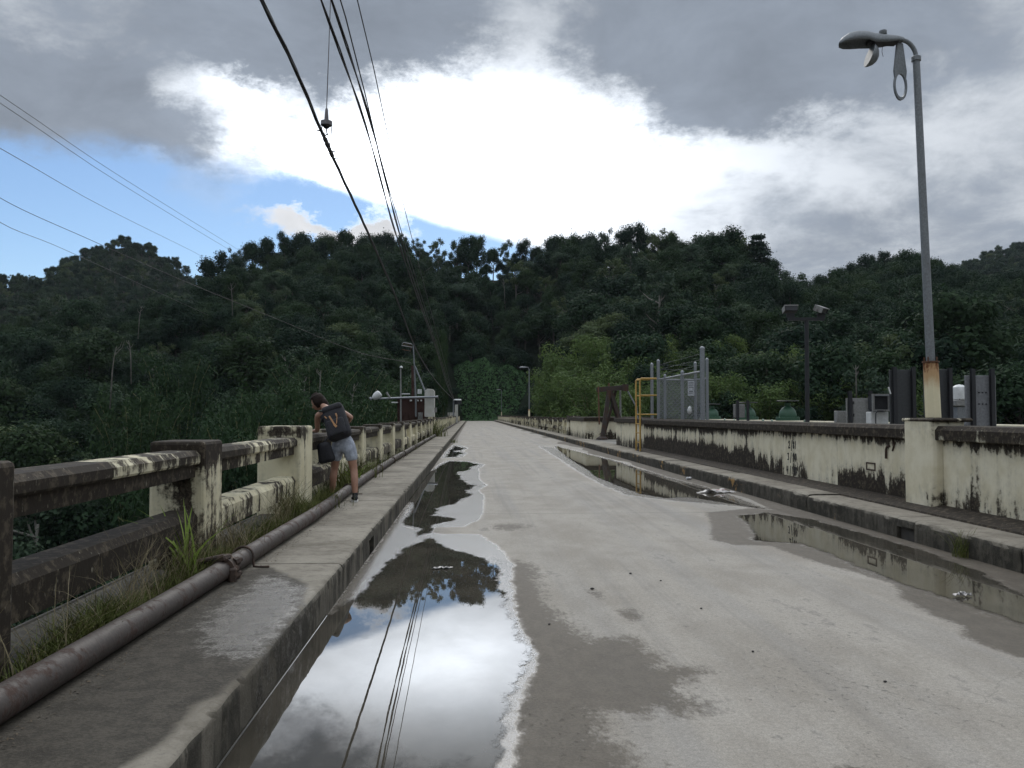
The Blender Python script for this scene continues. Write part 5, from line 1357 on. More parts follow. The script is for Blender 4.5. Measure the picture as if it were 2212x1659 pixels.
an = MB().tube([(-3.568, 50.60, 5.744), (-4.056, 50.60, 5.851), (-4.162, 50.60, 5.790), (-4.208, 50.60, 5.667), (-3.568, 50.60, 5.560)], .022, 6).build('antenna_frame', M['galv'], ms, smooth=True)
r0, r1 = Vector((-4.086, 50.60, 5.836)), Vector((-4.101, 50.60, 5.652))
for k in range(7): MB().tube([r0 + Vector((.077, 0, -.015)) * k, r1 + Vector((.077, 0, -.012)) * k], .012, 5).build('antenna_rod', M['bolt_rust'], an)
MB().tube([(-4.178, 50.60, 5.422), (-3.660, 50.60, 5.330), (-3.629, 50.60, 5.575)], .018, 5).build('antenna_frame', M['bolt_rust'], ms)
wp = thing('thin_post', (-4.3, 50.5, 0), 'thin post with small white domed cap beside the antenna mast', 'post')
MB().tube([(-4.207, 50.40, 1.073), (-4.237, 50.40, 4.277)], [.05, .04], 8).build('shaft', M['cabinet'], wp, smooth=True)
MB().lathe([(.10, 0), (.09, .05), (.05, .10), (.01, .12)], 10, (-4.207, 50.40, 4.308), (.2, 0, 1)).build('cap', M['white_metal'], wp, smooth=True)
# far stub where the cables come down
ft = thing('cable_terminal', (-2.5, 115, 1.2), 'small far pole and lamp drum where the overhead cables come down', 'pole')
MB().tube([(-2.447, 115.00, 1.221), (-2.412, 115.00, 3.624)], .09, 8).build('pole', M['pole_grey'], ft, smooth=True)
MB().lathe([(.55, 0), (.6, .06), (.45, .2)], 12, (-1.890, 115.00, 3.415)).build('lamp_drum', M['white_metal'], ft, smooth=True)
MB().tube([(-1.820, 115.00, 3.415), (-1.820, 115.00, 2.893)], .5, 10).build('drum_body', M['steel_black'], ft)
fb = thing('far_pillar', (-2.3, 118, 1.2), 'small pale concrete pillar and block at the far end of the left railing', 'pillar')
o = MB().box(-2.296, -1.868, 118, 119, .2, 2.893).build('shaft', M['paint_grey'], fb); o['mould'] = -.1; o['mould_top'] = 0.; o['mould_base'] = 0.
o = MB().box(-3.332, -2.332, 118.1, 120, .2, 1.786).build('block', M['paint_grey'], fb); o['mould'] = -.0; o['mould_top'] = 0.; o['mould_base'] = 0.

# ------------------------------------------------------------------ overhead cables
def wire(pts, r, label, name='power_cable', mat='cable_black', n=40, twist=0):
    """pts: (x, y, z) knots, eased through with a spline"""
    P = np.array(pts, float); t = np.concatenate([[0], np.cumsum(np.linalg.norm(np.diff(P, axis=0), axis=1))]); tt = np.linspace(0, t[-1], n)
    if len(P) > 3:
        Q = []
        for v in tt:
            k = min(max(np.searchsorted(t, v) - 1, 0), len(P) - 2); h = (v - t[k]) / (t[k + 1] - t[k])
            m0 = (P[k + 1] - P[max(k - 1, 0)]) / (t[k + 1] - t[max(k - 1, 0)]); m1 = (P[min(k + 2, len(P) - 1)] - P[k]) / (t[min(k + 2, len(P) - 1)] - t[k]); dl = t[k + 1] - t[k]
            Q.append((2 * h ** 3 - 3 * h ** 2 + 1) * P[k] + (h ** 3 - 2 * h ** 2 + h) * dl * m0 + (-2 * h ** 3 + 3 * h ** 2) * P[k + 1] + (h ** 3 - h ** 2) * dl * m1)
        P = np.array(Q)
    else:
        P = np.stack([np.interp(tt, t, P[:, i_]) for i_ in range(3)], 1)
    w = thing(name, tuple(P[0]), label, 'cable')
    if twist:
        for ph in range(twist):
            pp_ = []
            for i_, p in enumerate(np.repeat(P, 1, 0)):
                a = i_ * 1.1 + ph * 2 * math.pi / twist; pp_.append((p[0] + r * .75 * math.cos(a), p[1], p[2] + r * .75 * math.sin(a)))
            MB().tube(pp_, r * .72, 5).build('strand', M[mat], w, smooth='all')
    else: MB().tube([tuple(p) for p in P], r, 5).build('strand', M[mat], w, smooth='all')
    return w
A_ = [(-3.40, -25, 8.6), (-3.33, 5, 8.2), (-3.28, 12.97, 7.96), (-3.25, 15.45, 7.86), (-3.22, 18.41, 7.53), (-3.16, 24.99, 7.08), (-3.08, 33.14, 6.37), (-2.96, 45.49, 4.98), (-2.75, 68.27, 4.1), (-2.45, 115, 3.62)]
wire(A_, .028, 'thick twisted black overhead cable, leftmost of the bundle, carrying the hanging insulator', n=150, twist=3)
wire([(-2.6, -25, 8.8), (-2.56, 14.08, 8.54), (-2.55, 20.0, 8.45), (-2.53, 27.08, 7.6), (-2.5, 38.2, 6.95), (-2.44, 60.5, 5.9), (-2.40, 84, 4.4), (-2.43, 115, 3.66)], .023, 'thick black overhead cable second from the left of the bundle', n=110, twist=2)
wire([(-2.46, -25, 8.9), (-2.43, 14.36, 8.68), (-2.42, 19.9, 8.5), (-2.41, 27.47, 7.6), (-2.40, 38.3, 6.9), (-2.37, 63.0, 5.8), (-2.35, 88, 4.4), (-2.41, 115, 3.68)], .023, 'thick black overhead cable in the middle of the bundle', n=110, twist=2)
wire([(-2.36, -25, 8.9), (-2.29, 14.44, 8.73), (-2.29, 21.8, 7.85), (-2.28, 38.1, 6.89), (-2.27, 65.3, 5.67), (-2.38, 115, 3.70)], .014, 'thin overhead wire just right of the thick cables', n=50)
wire([(-2.1, -25, 9.4), (-2.11, 15.28, 9.15), (-2.12, 24.06, 8.2), (-2.13, 41.4, 7.1), (-2.16, 74, 5.4), (-2.36, 115, 3.72)], .012, 'thinnest overhead wire, rightmost of the bundle', n=50)
hw = wire([(-3.185, 18.3, 8.22), (-3.12, 18.3, 10.6), (-3.04, 18.4, 14.0)], .010, 'grey stay wire hanging straight down to the insulator', name='stay_wire', mat='insulator', n=6)
ins = thing('strain_insulator', (-2.98, 18.3, 7.6), 'grey strain insulator hooked on the leftmost thick cable', 'insulator')
IC = Vector((-3.185, 18.3, 7.92))
MB().lathe([(.055, .0), (.045, .12), (.032, .27), (.018, .31)], 12, IC).build('cone', M['insulator'], ins, smooth=True)
MB().lathe([(.06, -.055), (.128, -.045), (.128, .045), (.06, .055)], 14, IC - Vector((0, 0, .03)), sx=1.0).build('disc', M['insulator'], ins, smooth=True)
MB().lathe([(.10, 0), (.05, -.06), (.012, -.08)], 12, IC - Vector((0, 0, .075))).build('cap', M['steel_black'], ins, smooth=True)
for sx_ in (-1, 1):
    MB().tube([IC + Vector((.10 * sx_, 0, -.06)), IC + Vector((.092 * sx_, .1 * (1 + sx_), -.24 - .06 * (sx_ > 0))), IC + Vector((.03 * sx_ - .03, .3 * (1 + sx_) - .2, -.34 - .05 * (sx_ > 0)))], .010, 6).build('link', M['galv'], ins, smooth=True)
MB().tube([IC + Vector((0, 0, -.14)), IC + Vector((.01, 0, -.24)), IC + Vector((.028, 0, -.30))], .014, 6).build('tail', M['insulator'], ins)
cl_ = MB(); ca, cb = Vector((-3.224, 17.9, 7.60)), Vector((-3.208, 20.0, 7.40)); cd = (cb - ca).normalized()
for k, r_ in enumerate((.03, .045, .055, .06, .05, .055, .035)):
    c = ca + cd * (.26 * k); cl_.lathe([(r_ * .5, -.12), (r_, -.07), (r_ * .9, .07), (r_ * .5, .12)], 8, c, cd)
for (t_, dx_, dz_) in ((.05, -.10, .02), (.3, .09, .05), (1.1, .11, -.01), (1.5, .12, .0)):
    c = ca + cd * t_; cl_.tube([c, c + Vector((dx_, 0, dz_))], .014, 6)
cl_.build('cable_clamp', M['cable_black'], ins, smooth=True)
wire([(-14, 20, 8.9), (-16.59, 30, 9.13), (-16.05, 36, 8.86), (-14.2, 42, 8.1), (-10.78, 47, 6.8), (-6.55, 50, 5.15), (-3.62, 50.6, 4.62)], .012, 'dark cable dropping from the upper left to the antenna mast', n=70)
wire([(-18, 22, 13.6), (-22.23, 40, 16.57), (-29.44, 70, 21.44), (-34.2, 120, 25.6), (-70.8, 262, 51.6)], .018, 'faint thin wire crossing the blue gap, topmost of three on the left', n=30)
wire([(-18, 22, 13.3), (-22.22, 40, 16.19), (-29.43, 70, 20.86), (-34.5, 120, 25.0), (-71.2, 262, 50.9)], .018, 'faint thin wire crossing the blue gap, second of three on the left', n=30)
wire([(-18, 22, 11.6), (-22.17, 40, 14.03), (-30.5, 70, 18.7), (-38.7, 120, 24.2), (-83, 262, 49.0)], .018, 'faint thin wire crossing the blue gap, lowest of three on the left', n=30)
wire([(-23, 40, 12.2), (-33.14, 60, 15.02), (-43.46, 90, 19.14), (-48.5, 125, 20.6), (-60, 200, 24)], .024, 'short dark wire at the far left edge against the blue sky', n=30)

# ------------------------------------------------------------------ person at the railing
simple('skin', (.34, .185, .125), .55, var=.08, scale=20)
simple('hair', (.020, .013, .010), .7, var=.3, scale=40, spec=.15)
simple('shorts_denim', (.34, .37, .43), .85, var=.28, scale=14, bump=.8, bscale=22)
simple('tank_top', (.018, .018, .022), .9, bump=.8, bscale=25)
simple('shoe_black', (.018, .018, .019), .7)
simple('shoe_white', (.62, .61, .58), .7)
simple('pack_black', (.012, .012, .016), .75, var=.4, scale=14, bump=.9, bscale=20)
simple('strap_green', (.018, .032, .024), .85)
simple('strap_tan', (.36, .19, .085), .75)
def skinmesh(V, E, Rr, root=0, sub=2):
    me = bpy.data.meshes.new('_sk'); me.from_pydata(V, E, []); o = bpy.data.objects.new('_sk', me); COL.objects.link(o)
    sk = o.modifiers.new('s', 'SKIN'); sk.use_smooth_shade = True
    dat = me.skin_vertices[0].data if len(me.skin_vertices) else None
    if dat is None:
        bpy.context.view_layer.objects.active = o; bpy.ops.mesh.customdata_skin_add(); dat = me.skin_vertices[0].data
    for i_, r in enumerate(Rr):
        dat[i_].radius = (r, r) if not hasattr(r, '__len__') else r; dat[i_].use_root = (i_ == root)
    sb = o.modifiers.new('b', 'SUBSURF'); sb.levels = sub; sb.render_levels = sub
    bpy.context.view_layer.update(); dg = bpy.context.evaluated_depsgraph_get()
    m2 = bpy.data.meshes.new_from_object(o.evaluated_get(dg)); bpy.data.objects.remove(o)
    return m2
def chainmesh(paths, sub=2):
    """paths: list of [(pt, r), ...] sharing points by name index tuple"""
    V = []; Rr = []; E = []; idx = {}
    for path in paths:
        last = None
        for (p, r) in path:
            k = tuple(round(c, 4) for c in p)
            if k not in idx: idx[k] = len(V); V.append(p); Rr.append(r)
            if last is not None and last != idx[k]: E.append((last, idx[k]))
            last = idx[k]
    return skinmesh(V, E, Rr, 0, sub)
pel = (-1.84, 12.20, 1.10); wa = (-1.885, 12.24, 1.22); ch = (-2.01, 12.36, 1.41); nb = (-2.10, 12.45, 1.54); nk = (-2.165, 12.51, 1.60)
hpR, hpL = (-1.755, 12.17, 1.05), (-1.935, 12.23, 1.05)
knR, knL = (-1.685, 12.17, .70), (-1.985, 12.30, .70)
clR, clL = (-1.668, 12.10, .57), (-2.0, 12.27, .57)
akR, akL = (-1.650, 12.06, .345), (-2.02, 12.32, .345)
shR, shL = (-1.955, 12.40, 1.565), (-2.26, 12.45, 1.49)
elR, elL = (-1.735, 12.27, 1.455), (-2.285, 12.57, 1.262)
wrR, wrL = (-1.855, 12.47, 1.36), (-2.36, 12.72, 1.252)
body = chainmesh([
    [(pel, .125), (wa, .112), (ch, .125), (nb, .075), (nk, .050), ((-2.225, 12.56, 1.645), .055)],
    [(pel, .125), (hpR, .092), (knR, .056), (clR, .057), (akR, .036), ((-1.655, 12.07, .30), .034)],
    [(pel, .125), (hpL, .092), (knL, .056), (clL, .057), (akL, .036), ((-2.025, 12.33, .30), .034)],
    [(nb, .075), (shR, .054), ((-1.84, 12.33, 1.51), .044), (elR, .037), ((-1.80, 12.38, 1.40), .034), (wrR, .025)],
    [(nb, .075), (shL, .054), ((-2.275, 12.52, 1.375), .044), (elL, .038), ((-2.32, 12.64, 1.256), .034), (wrL, .025)]], 2)
# head, ears, nose and hands join the same surface
bm = bmesh.new(); bm.from_mesh(body)
HC = Vector((-2.29, 12.63, 1.675)); fdir = Vector((-.80, .28, -.52)).normalized(); hup = Vector((-.42, .18, .89)); hup = (hup - fdir * hup.dot(fdir)).normalized(); hsd = fdir.cross(hup)
def blob(bm_, c, ax, sx_, sy_, sz_, seg=14, shape=None):
    r = bmesh.ops.create_uvsphere(bm_, u_segments=seg, v_segments=seg - 2, radius=1.0)
    for v in r['verts']:
        p = v.co.copy()
        if shape: p = shape(p)
        v.co = Vector(c) + ax[0] * (p.x * sx_) + ax[1] * (p.y * sy_) + ax[2] * (p.z * sz_)
    return r['verts']
def faceshape(p):
    q = p.copy()
    if q.z < -.1: q.y *= 1 + .25 * q.z; q.x *= 1 - .06 * q.z * (1 if q.x > 0 else 0)      # narrower jaw, chin forward
    if q.x > .75 and -.1 < q.z < .25: q.x -= .06
    return q
AX = (fdir, hsd, hup)
blob(bm, HC, AX, .098, .076, .118, 16, faceshape)
blob(bm, HC + fdir * .098 - hup * .015, AX, .022, .013, .022, 8)
blob(bm, HC + fdir * .086 - hup * .058, AX, .010, .026, .008, 8)
for s_ in (-1, 1):
    blob(bm, HC + hsd * (.076 * s_) - hup * .005 - fdir * .012, AX, .020, .009, .030, 8)
def hand(wr, fd, upv, side):
    fd = Vector(fd).normalized(); upv = Vector(upv); upv = (upv - fd * upv.dot(fd)).normalized(); sd_ = fd.cross(upv) * side
    w0 = Vector(wr); palm = w0 + fd * .05
    blob(bm, palm, (fd, sd_, upv), .052, .040, .017, 10)
    for k, ln in enumerate((.062, .070, .066, .052)):
        a = w0 + fd * .088 + sd_ * (.028 - .019 * k); b = a + fd * ln * .5 - upv * .008; c = b + fd * ln * .38 - upv * .022
        t_ = MB().tube([a - fd * .02, b, c], [.0092, .0085, .007], 6); vv = [bm.verts.new(p) for p in t_.v]; [bm.faces.new([vv[j] for j in f]) for f in t_.f]
    a = w0 + fd * .035 + sd_ * .034; b = a + fd * .028 + sd_ * .022; c = b + fd * .030 + sd_ * .004 - upv * .006
    t_ = MB().tube([a - sd_ * .012, b, c], [.0105, .0095, .008], 6); vv = [bm.verts.new(p) for p in t_.v]; [bm.faces.new([vv[j] for j in f]) for f in t_.f]
hand(wrL, (-.7, .62, -.04), (0, 0, 1), -1); hand(wrR, (-.55, .7, -.35), (-.4, 0, .9), 1)
bmesh.ops.recalc_face_normals(bm, faces=bm.faces)
for f in bm.faces: f.smooth = True
bm.to_mesh(body); bm.free(); body.materials.clear(); body.materials.append(M['skin'])
per = thing('person', (-1.83, 12.2, ZK), 'person in black top and pale denim shorts leaning over the left railing', 'person')
link('body', body, per)
tt_ = chainmesh([[((-1.86, 12.22, 1.15), .128), (wa, .120), (ch, .136), ((-2.075, 12.43, 1.51), .088)], [(ch, .136), ((-1.985, 12.40, 1.545), .050)], [(ch, .136), ((-2.215, 12.45, 1.49), .050)]], 2)
tt_.materials.append(M['tank_top']); link('tank_top', tt_, per)
st_ = chainmesh([[((-1.865, 12.225, 1.175), .128), (pel, .142), ((-1.755, 12.17, 1.03), .112), ((-1.722, 12.17, .90), .094), ((-1.712, 12.17, .815), .090)], [(pel, .142), ((-1.935, 12.23, 1.03), .112), ((-1.957, 12.26, .90), .094), ((-1.965, 12.27, .815), .090)]], 2)
st_.materials.append(M['shorts_denim']); link('shorts', st_, per)
hb = bmesh.new(); 
def hairshape(p):
    q = p.copy(); w = 1 + .05 * math.sin(9 * p.y + 4 * p.z) + .04 * math.sin(15 * p.z)
    q *= w
    if q.x > .30 and q.z < .52: q.x = .30 - (q.x - .30) * .5
    return q
blob(hb, HC - fdir * .010 + hup * .020, AX, .118, .100, .128, 20, hairshape)
blob(hb, HC - fdir * .085 - hup * .055, AX, .060, .070, .095, 12, hairshape)
blob(hb, HC - fdir * .105 - hup * .125, AX, .040, .055, .075, 12, hairshape)
for f in hb.faces: f.smooth = True
hm = bpy.data.meshes.new('hair'); hb.to_mesh(hm); hb.free(); hm.materials.append(M['hair']); link('hair', hm, per)
def shoe(ak, fd):
    fd = Vector(fd).normalized(); sd_ = Vector((-fd.y, fd.x, 0)); b = Vector((ak[0], ak[1], ZK))
    prof = [(-.075, .028, .055), (-.06, .036, .085), (-.01, .040, .090), (.05, .043, .065), (.11, .046, .050), (.155, .040, .042), (.18, .022, .03)]
    def loft(name, z0, zs, grow, mat, par):
        m_ = MB(); n = 10
        for (l, w, h) in prof:
            for k in range(n):
                a = 2 * math.pi * k / n; zz = z0 + (h * zs) * (.5 + .5 * math.sin(a)) if mat != 'shoe_white' else z0 + .024 * (.5 + .5 * (1 if math.sin(a) > 0 else -1))
                m_.v.append(tuple(b + fd * l * grow + sd_ * (w + (grow - 1) * .1) * math.cos(a) + Vector((0, 0, zz))))
        for i_ in range(len(prof) - 1):
            for k in range(n):
                q0 = i_ * n + k; q1 = i_ * n + (k + 1) % n; m_.f.append((q0, q1, q1 + n, q0 + n)); m_.mi.append(0)
        m_.f.append(tuple(range(n))); m_.mi.append(0); e = (len(prof) - 1) * n; m_.f.append(tuple(range(e, e + n))); m_.mi.append(0)
        return m_.build(name, M[mat], par, smooth=True)
    s0 = loft('shoe', .020, 1.0, 1.0, 'shoe_black', per); loft('sole', .002, 1, 1.05, 'shoe_white', s0)
    MB().lathe([(.040, 0), (.043, .02), (.039, .045)], 10, b + Vector((0, 0, .085))).build('sock', M['shoe_black'], s0, smooth=True)
shoe((-1.652, 12.06), (-.25, 1, 0)); shoe((-2.022, 12.32), (-.2, 1, 0))
def roundbox(name, c, ax, h, mat, par, bev=.06, seg=4, taper=0.0):
    bm_ = bmesh.new(); bmesh.ops.create_cube(bm_, size=2.0)
    for v in bm_.verts:
        k = 1 - taper * (v.co.z * .5 + .5)
        v.co = Vector((v.co.x * h[0] * k, v.co.y * h[1] * k, v.co.z * h[2]))
    bmesh.ops.bevel(bm_, geom=bm_.edges[:], offset=bev, segments=seg, affect='EDGES', profile=.5)
    bmesh.ops.subdivide_edges(bm_, edges=[e for e in bm_.edges if e.calc_length() > .09], cuts=3, use_grid_fill=True)
    for v in bm_.verts:
        p = v.co; bul = .010 * math.sin(p.x * 22 + 1) * math.sin(p.z * 17) + .012 * math.sin(p.z * 9 + p.x * 5)
        v.co = p * (1 + bul)
        v.co = Vector(c) + ax[0] * v.co.x + ax[1] * v.co.y + ax[2] * v.co.z
    for f in bm_.faces: f.smooth = True
    me = bpy.data.meshes.new(name); bm_.to_mesh(me); bm_.free(); me.materials.append(M[mat]); return link(name, me, par)
bup = Vector((-.30, .34, .89)).normalized(); bsd = Vector((.92, -.02, .32)); bsd = (bsd - bup * bsd.dot(bup)).normalized(); bfw = bup.cross(bsd).normalized()
if bfw.y > 0: bfw = -bfw           # outwards, towards the camera
BP = Vector((-1.93, 12.13, 1.37)); BA = (bsd, bfw, bup)
bp_ = thing('backpack', tuple(BP), 'black backpack with tan straps on the back of the person', 'backpack')
roundbox('pack_body', BP, BA, (.175, .10, .245), 'pack_black', bp_, .07, 4, .12)
roundbox('pack_lid', BP + bup * .225 + bfw * .005, BA, (.150, .10, .055), 'pack_black', bp_, .045, 3)
roundbox('front_pocket', BP - bup * .09 + bfw * .095, BA, (.125, .035, .125), 'pack_black', bp_, .03, 3)
def strip(a, b, w, th, mat, par, name='tan_strap', nrm=None):
    MB().beam(a, b, w, th, nrm if nrm is not None else bfw).build(name, M[mat], par, bevel=.002)
o_ = lambda x_, z_, y_=.112: BP + bsd * x_ + bup * z_ + bfw * y_
strip(o_(-.055, .10), o_(-.010, -.055, .14), .024, .006, 'strap_tan', bp_); strip(o_(-.010, -.055, .142), o_(.012, -.105, .142), .034, .006, 'strap_tan', bp_)
strip(o_(.045, .11), o_(.052, .055, .125), .022, .006, 'strap_tan', bp_); strip(o_(.055, .05, .13), o_(.025, -.06, .145), .012, .005, 'strap_tan', bp_); strip(o_(.105, .02, .11), o_(.112, -.055, .112), .020, .006, 'strap_tan', bp_)
strip(o_(-.125, .13, .09), o_(-.10, .08, .105), .016, .006, 'strap_tan', bp_)
for s_, sh_ in ((-1, shL), (1, shR)):
    p0 = o_(.08 * s_, .24, -.03); sv = Vector(sh_) + Vector((.05 * -s_ * .6, .0, .062)); p2 = sv + Vector((.02 * -s_, .075, -.055)); p3 = p2 + Vector((.02 * -s_, .02, -.16))
    pts = [p0, sv - Vector((0, .03, -.004)), sv + Vector((0, .03, 0)), p2, p3]; m_ = MB()
    for a, b in zip(pts[:-1], pts[1:]): m_.beam(a, b, .055, .014, (0, -.4, 1))
    m_.build('shoulder_strap', M['strap_green'], bp_)
BG = Vector((-2.075, 12.06, .955)); bu2 = Vector((-.22, 0, .97)).normalized(); bs2 = Vector((.97, .0, .22)).normalized(); bf2 = Vector((0, -1, 0))
bg_ = thing('shoulder_bag', tuple(BG), 'limp black bag hanging at the hip of the person', 'bag')
roundbox('bag_body', BG, (bs2, bf2, bu2), (.125, .07, .150), 'pack_black', bg_, .06, 4, .25)
MB().tube([BG + bu2 * .13, (-2.03, 12.10, 1.20), (-1.99, 12.16, 1.34)], .012, 6).build('bag_strap', M['pack_black'], bg_)
MB().tube([BG - bs2 * .11 - bu2 * .10, BG - bs2 * .14 - bu2 * .13], .008, 5).build('strap_end', M['pack_black'], bg_)

# ------------------------------------------------------------------ grass along the pipe
def m_grass(name, a, b, c):
    m_, q = newmat(name); p = q.pos(); n = q.noise(p, 3, 4, .6); f = q.noise(p, 40, 2, .5)
    col = q.mix(q.ss(n, .35, .65), c4(a), c4(b)); col = q.mix(q.ss(f, .55, .7), col, c4(c)); setp(q, col, .7, 0, .2)
    M[name] = m_
m_grass('grass', (.075, .095, .022), (.115, .125, .035), (.20, .18, .085)); m_grass('grass_bright', (.13, .20, .028), (.18, .25, .045), (.24, .27, .08)); m_grass('grass_dry', (.20, .17, .10), (.24, .20, .12), (.13, .12, .06))
def blades(P, H, Wd, lean, rg, nseg=4):
    """ribbon blades: base points P, height H, width, lean distance; returns V, F"""
    n = len(P); th = rg.uniform(0, 2 * math.pi, n); d_ = np.stack([np.cos(th), np.sin(th)], 1); s_ = np.stack([-d_[:, 1], d_[:, 0]], 1)
    tw = rg.uniform(0, 6.28, n); s_ = np.stack([np.cos(tw), np.sin(tw)], 1)
    V = np.zeros((n, nseg + 1, 2, 3))
    for k in range(nseg + 1):
        t = k / nseg; w = Wd * (1 - t ** 1.6) * .5 + .0006
        cx = P[:, 0] + d_[:, 0] * lean * t ** 2; cy = P[:, 1] + d_[:, 1] * lean * t ** 2; cz = P[:, 2] + H * (t - .28 * (lean / H) * t ** 3)
        V[:, k, 0] = np.stack([cx - s_[:, 0] * w, cy - s_[:, 1] * w, cz], 1); V[:, k, 1] = np.stack([cx + s_[:, 0] * w, cy + s_[:, 1] * w, cz], 1)
    F = []
    base_ = np.arange(n) * (nseg + 1) * 2
    for k in range(nseg): F.append(np.stack([base_ + 2 * k, base_ + 2 * k + 1, base_ + 2 * k + 3, base_ + 2 * k + 2], 1))
    return V.reshape(-1, 3), np.concatenate(F)
rgg = np.random.default_rng(9)
def strip_pts(n, y0, y1, pw=1.0):
    y = y0 + (y1 - y0) * rgg.uniform(0, 1, n) ** pw; dens = .5 + .5 * np.sin(y * 2.1) * np.sin(y * .83 + 1)
    keep = rgg.uniform(0, 1, n) < .25 + .75 * dens; y = y[keep]
    x = rgg.uniform(-2.16, -1.97, len(y)) + .02 * np.sin(y * 3); return np.stack([x, y, np.full(len(y), ZK)], 1)
for (n, y0, y1, pw, h0, h1, wd, mat, lab) in ((24000, 2.2, 17, 1.3, .05, .27, .006, 'grass', 'low tangled grass growing between the pipe and the left railing'),
                                        (5200, 17, 60, 1.3, .06, .28, .012, 'grass', 'far tufts of grass along the left pipe'),
                                        (900, 2.4, 10.5, 1, .28, .60, .0035, 'grass_dry', 'thin dry grass stalks standing in front of the left railing')):
    P = strip_pts(n, y0, y1, pw)
    H = rgg.uniform(h0, h1, len(P)) * (1 if mat == 'grass_dry' else .55 + .6 * np.sin(P[:, 1] * 1.7) ** 2)
    V, F = blades(P, H, rgg.uniform(.6, 1.3, len(P)) * wd, H * rgg.uniform(.2, .95, len(P)), rgg)
    V[:, 2] = np.maximum(V[:, 2], ZK + .002)
    tag(npmesh('grass', V, F, M[mat]), lab, 'grass', kind='stuff')
# dead leaves and soil against the pipe
n = 2600; yy = 2.2 + 30 * rgg.uniform(0, 1, n) ** 1.3; P = np.stack([rgg.uniform(-2.14, -1.92, n), yy, ZK + .004 + rgg.uniform(0, .015, n)], 1)
nn = rdir(n, rgg) * .5 + np.array([0, 0, 1]); nn /= np.linalg.norm(nn, axis=1)[:, None]
V, F = leafquads(P, nn, rgg.uniform(.012, .045, n), rgg, .5)
simple('litter_brown', (.085, .065, .042), .9, var=.5, scale=30)
tag(npmesh('leaf_litter', V, F, M['litter_brown']), 'brown leaf litter under the grass by the pipe', 'leaf litter', kind='stuff')
n = 1500; yy = 2.4 + 24 * rgg.uniform(0, 1, n) ** 1.2; P = np.stack([np.interp(yy, [p[1] for p in PIPE], [p[0] for p in PIPE]) + .10 + np.abs(rgg.normal(0, .05, n)), yy, np.full(n, ZK + .004)], 1)
nn = rdir(n, rgg) * .35 + np.array([0, 0, 1]); nn /= np.linalg.norm(nn, axis=1)[:, None]
V, F = leafquads(P, nn, rgg.uniform(.006, .028, n), rgg, .4); tag(npmesh('leaf_litter', V, F, M['litter_brown']), 'dark crumbs and twigs along the road side of the pipe', 'leaf litter', kind='stuff')

def tuft(x, y, z, n, h, wd, mat, label, seed, spread=.05, cat='weed', ln=(.25, .8)):
    rg_ = np.random.default_rng(seed); P = np.stack([x + rg_.normal(0, spread, n), y + rg_.normal(0, spread, n), np.full(n, z)], 1); H = h * rg_.uniform(.45, 1.0, n)
    V, F = blades(P, H, wd * rg_.uniform(.6, 1.1, n), H * rg_.uniform(ln[0], ln[1], n), rg_, 6)
    t = thing('weed', (x, y, z), label, cat); npmesh('blades', V, F, M[mat], t); return t
tuft(-2.07, 6.25, ZK, 22, .72, .032, 'grass_bright', 'bright yellow-green broad-bladed weed in front of the second post', 3, .03)
tuft(-2.03, 7.35, ZK, 60, .50, .006, 'grass_dry', 'tall dry grass tuft between the second post and the wide pillar', 4, .10)
tuft(-2.05, 9.7, ZK, 120, .60, .007, 'grass', 'tall olive grass tuft at the foot of the wide pillar', 5, .13)
tuft(-2.05, 13.4, ZK, 90, .80, .016, 'grass', 'tall grass clump behind the legs of the person', 6, .13)
tuft(-1.99, 14.6, ZK, 26, .60, .035, 'grass_bright', 'bright broad-leaved weed just beyond the person', 7, .06, ln=(.5, 1.0))
tuft(-2.06, 16.6, ZK, 60, .70, .016, 'grass', 'grass clump two posts beyond the person', 8, .12)
tuft(-2.05, 47.5, ZK, 160, 1.3, .03, 'grass', 'big far grass clump at the foot of the tall grey pillar', 10, .35)
tuft(-1.0, 44.5, .0, 60, .35, .02, 'grass', 'small weed growing from the left kerb beyond the last puddle', 12, .12)
tuft(5.17, 8.6, .0, 110, .38, .005, 'grass', 'wispy weed growing in the right gutter against the kerb', 11, .05)
tuft(-1.92, 11.35, ZK, 60, .34, .008, 'grass', 'short grass at the feet of the person', 14, .12)

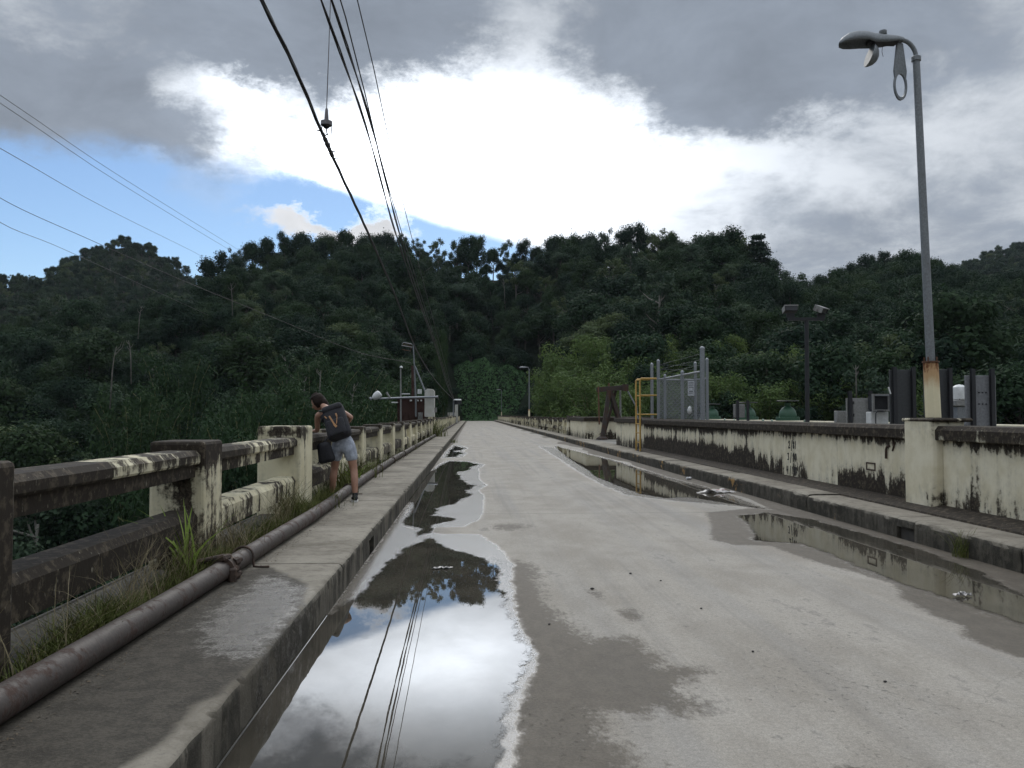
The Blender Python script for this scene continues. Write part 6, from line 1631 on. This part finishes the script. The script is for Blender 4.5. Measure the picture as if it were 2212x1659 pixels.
# ------------------------------------------------------------------ litter
simple('tin', (.62, .62, .62), .4, .3); simple('plastic_white', (.42, .40, .385), .5); simple('print_red', (.38, .10, .09), .6); simple('pebble', (.03, .028, .026), .9)
cn = thing('crushed_can', (4.99, 19.0, .0), 'white crushed can lying in the right gutter', 'can')
MB().lathe([(.028, -.062), (.034, -.055), (.033, -.02), (.028, .0), (.034, .02), (.033, .055), (.028, .062)], 14, (4.99, 19.0, .036), (1, .25, 0)).build('can_body', M['tin'], cn, smooth=True)
MB().lathe([(.024, 0), (.026, .004)], 12, (5.05, 19.016, .036), (1, .25, 0)).build('can_end', M['steel_black'], cn)
def crumple(name, c, s, mat, label, seed, cat):
    rg_ = np.random.default_rng(seed); nx, ny = 12, 8; xs = np.linspace(-1, 1, nx); ys = np.linspace(-1, 1, ny); X, Y = np.meshgrid(xs, ys)
    Z = np.abs(rg_.normal(0, 1, X.shape)) * s[2] * (1 - .5 * X ** 2)
    Px = c[0] + s[0] * X * (1 + rg_.normal(0, .08, X.shape)) + .15 * s[0] * Y; Py = c[1] + s[1] * Y * (1 - .5 * np.abs(X)) + rg_.normal(0, .01, X.shape)
    i_ = (np.arange(nx - 1)[None, :] + nx * np.arange(ny - 1)[:, None]).ravel()
    o = npmesh(name, np.stack([Px.ravel(), Py.ravel(), c[2] + .007 + Z.ravel()], 1), np.stack([i_, i_ + 1, i_ + nx + 1, i_ + nx], 1), M[mat]); tag(o, label, cat); return o
crumple('plastic_bag', (4.70, 15.85, 0), (.33, .12, .035), 'plastic_white', 'flattened white plastic bag with red print in the right gutter', 2, 'bag')
rp = MB()
for (dx_, dy_) in ((-.12, .03), (.02, -.02), (.14, .02)): rp.obox((4.70 + dx_, 15.84 + dy_, .060), (1, .2, 0), (-.2, 1, 0), (0, 0, 1), .04, .02, .002)
rp.build('red_print', M['print_red'], bpy.data.objects['plastic_bag'])
crumple('wrapper', (-.28, 8.19, .004), (.085, .035, .008), 'plastic_white', 'pale flattened wrapper floating in the big left puddle', 3, 'wrapper')
crumple('paper_scrap', (4.04, 6.74, .004), (.075, .035, .018), 'plastic_white', 'white paper scrap lying in the near right puddle', 4, 'paper')
for k, (x, y, r_) in enumerate([(1.499, 7.85, .011), (1.709, 7.509, .008), (1.775, 6.421, .009), (1.779, 5.249, .009), (1.04, 7.18, .013), (2.32, 4.63, .008), (.56, 6.0, .008)]):
    rg_ = np.random.default_rng(k); m_ = MB().lathe([(r_ * .3, 0), (r_, r_ * .4), (r_ * .8, r_ * .9), (r_ * .2, r_ * 1.2)], 7, (x, y, .001), sx=1 + rg_.uniform(0, .6))
    tag(m_.build('pebble', M['pebble']), 'small dark pebble lying on the grey road', 'pebble', 'dark pebbles scattered on the road')
# ------------------------------------------------------------------ thin valley haze
hz = MB().box(-1600, 1600, -1600, 1600, -46, 190).build('haze', None)
hm_ = bpy.data.materials.new('haze'); hm_.use_nodes = True; hg = G(hm_.node_tree); hg.N.clear()
pv = hg.N.new('ShaderNodeVolumePrincipled'); pv.inputs['Color'].default_value = (.80, .90, 1.0, 1); pv.inputs['Density'].default_value = .00006; pv.inputs['Anisotropy'].default_value = .1
ho = hg.N.new('ShaderNodeOutputMaterial'); hg.L.new(pv.outputs[0], ho.inputs['Volume']); hz.data.materials.append(hm_)
tag(hz, 'thin bluish haze filling the valley air', 'haze', kind='stuff')
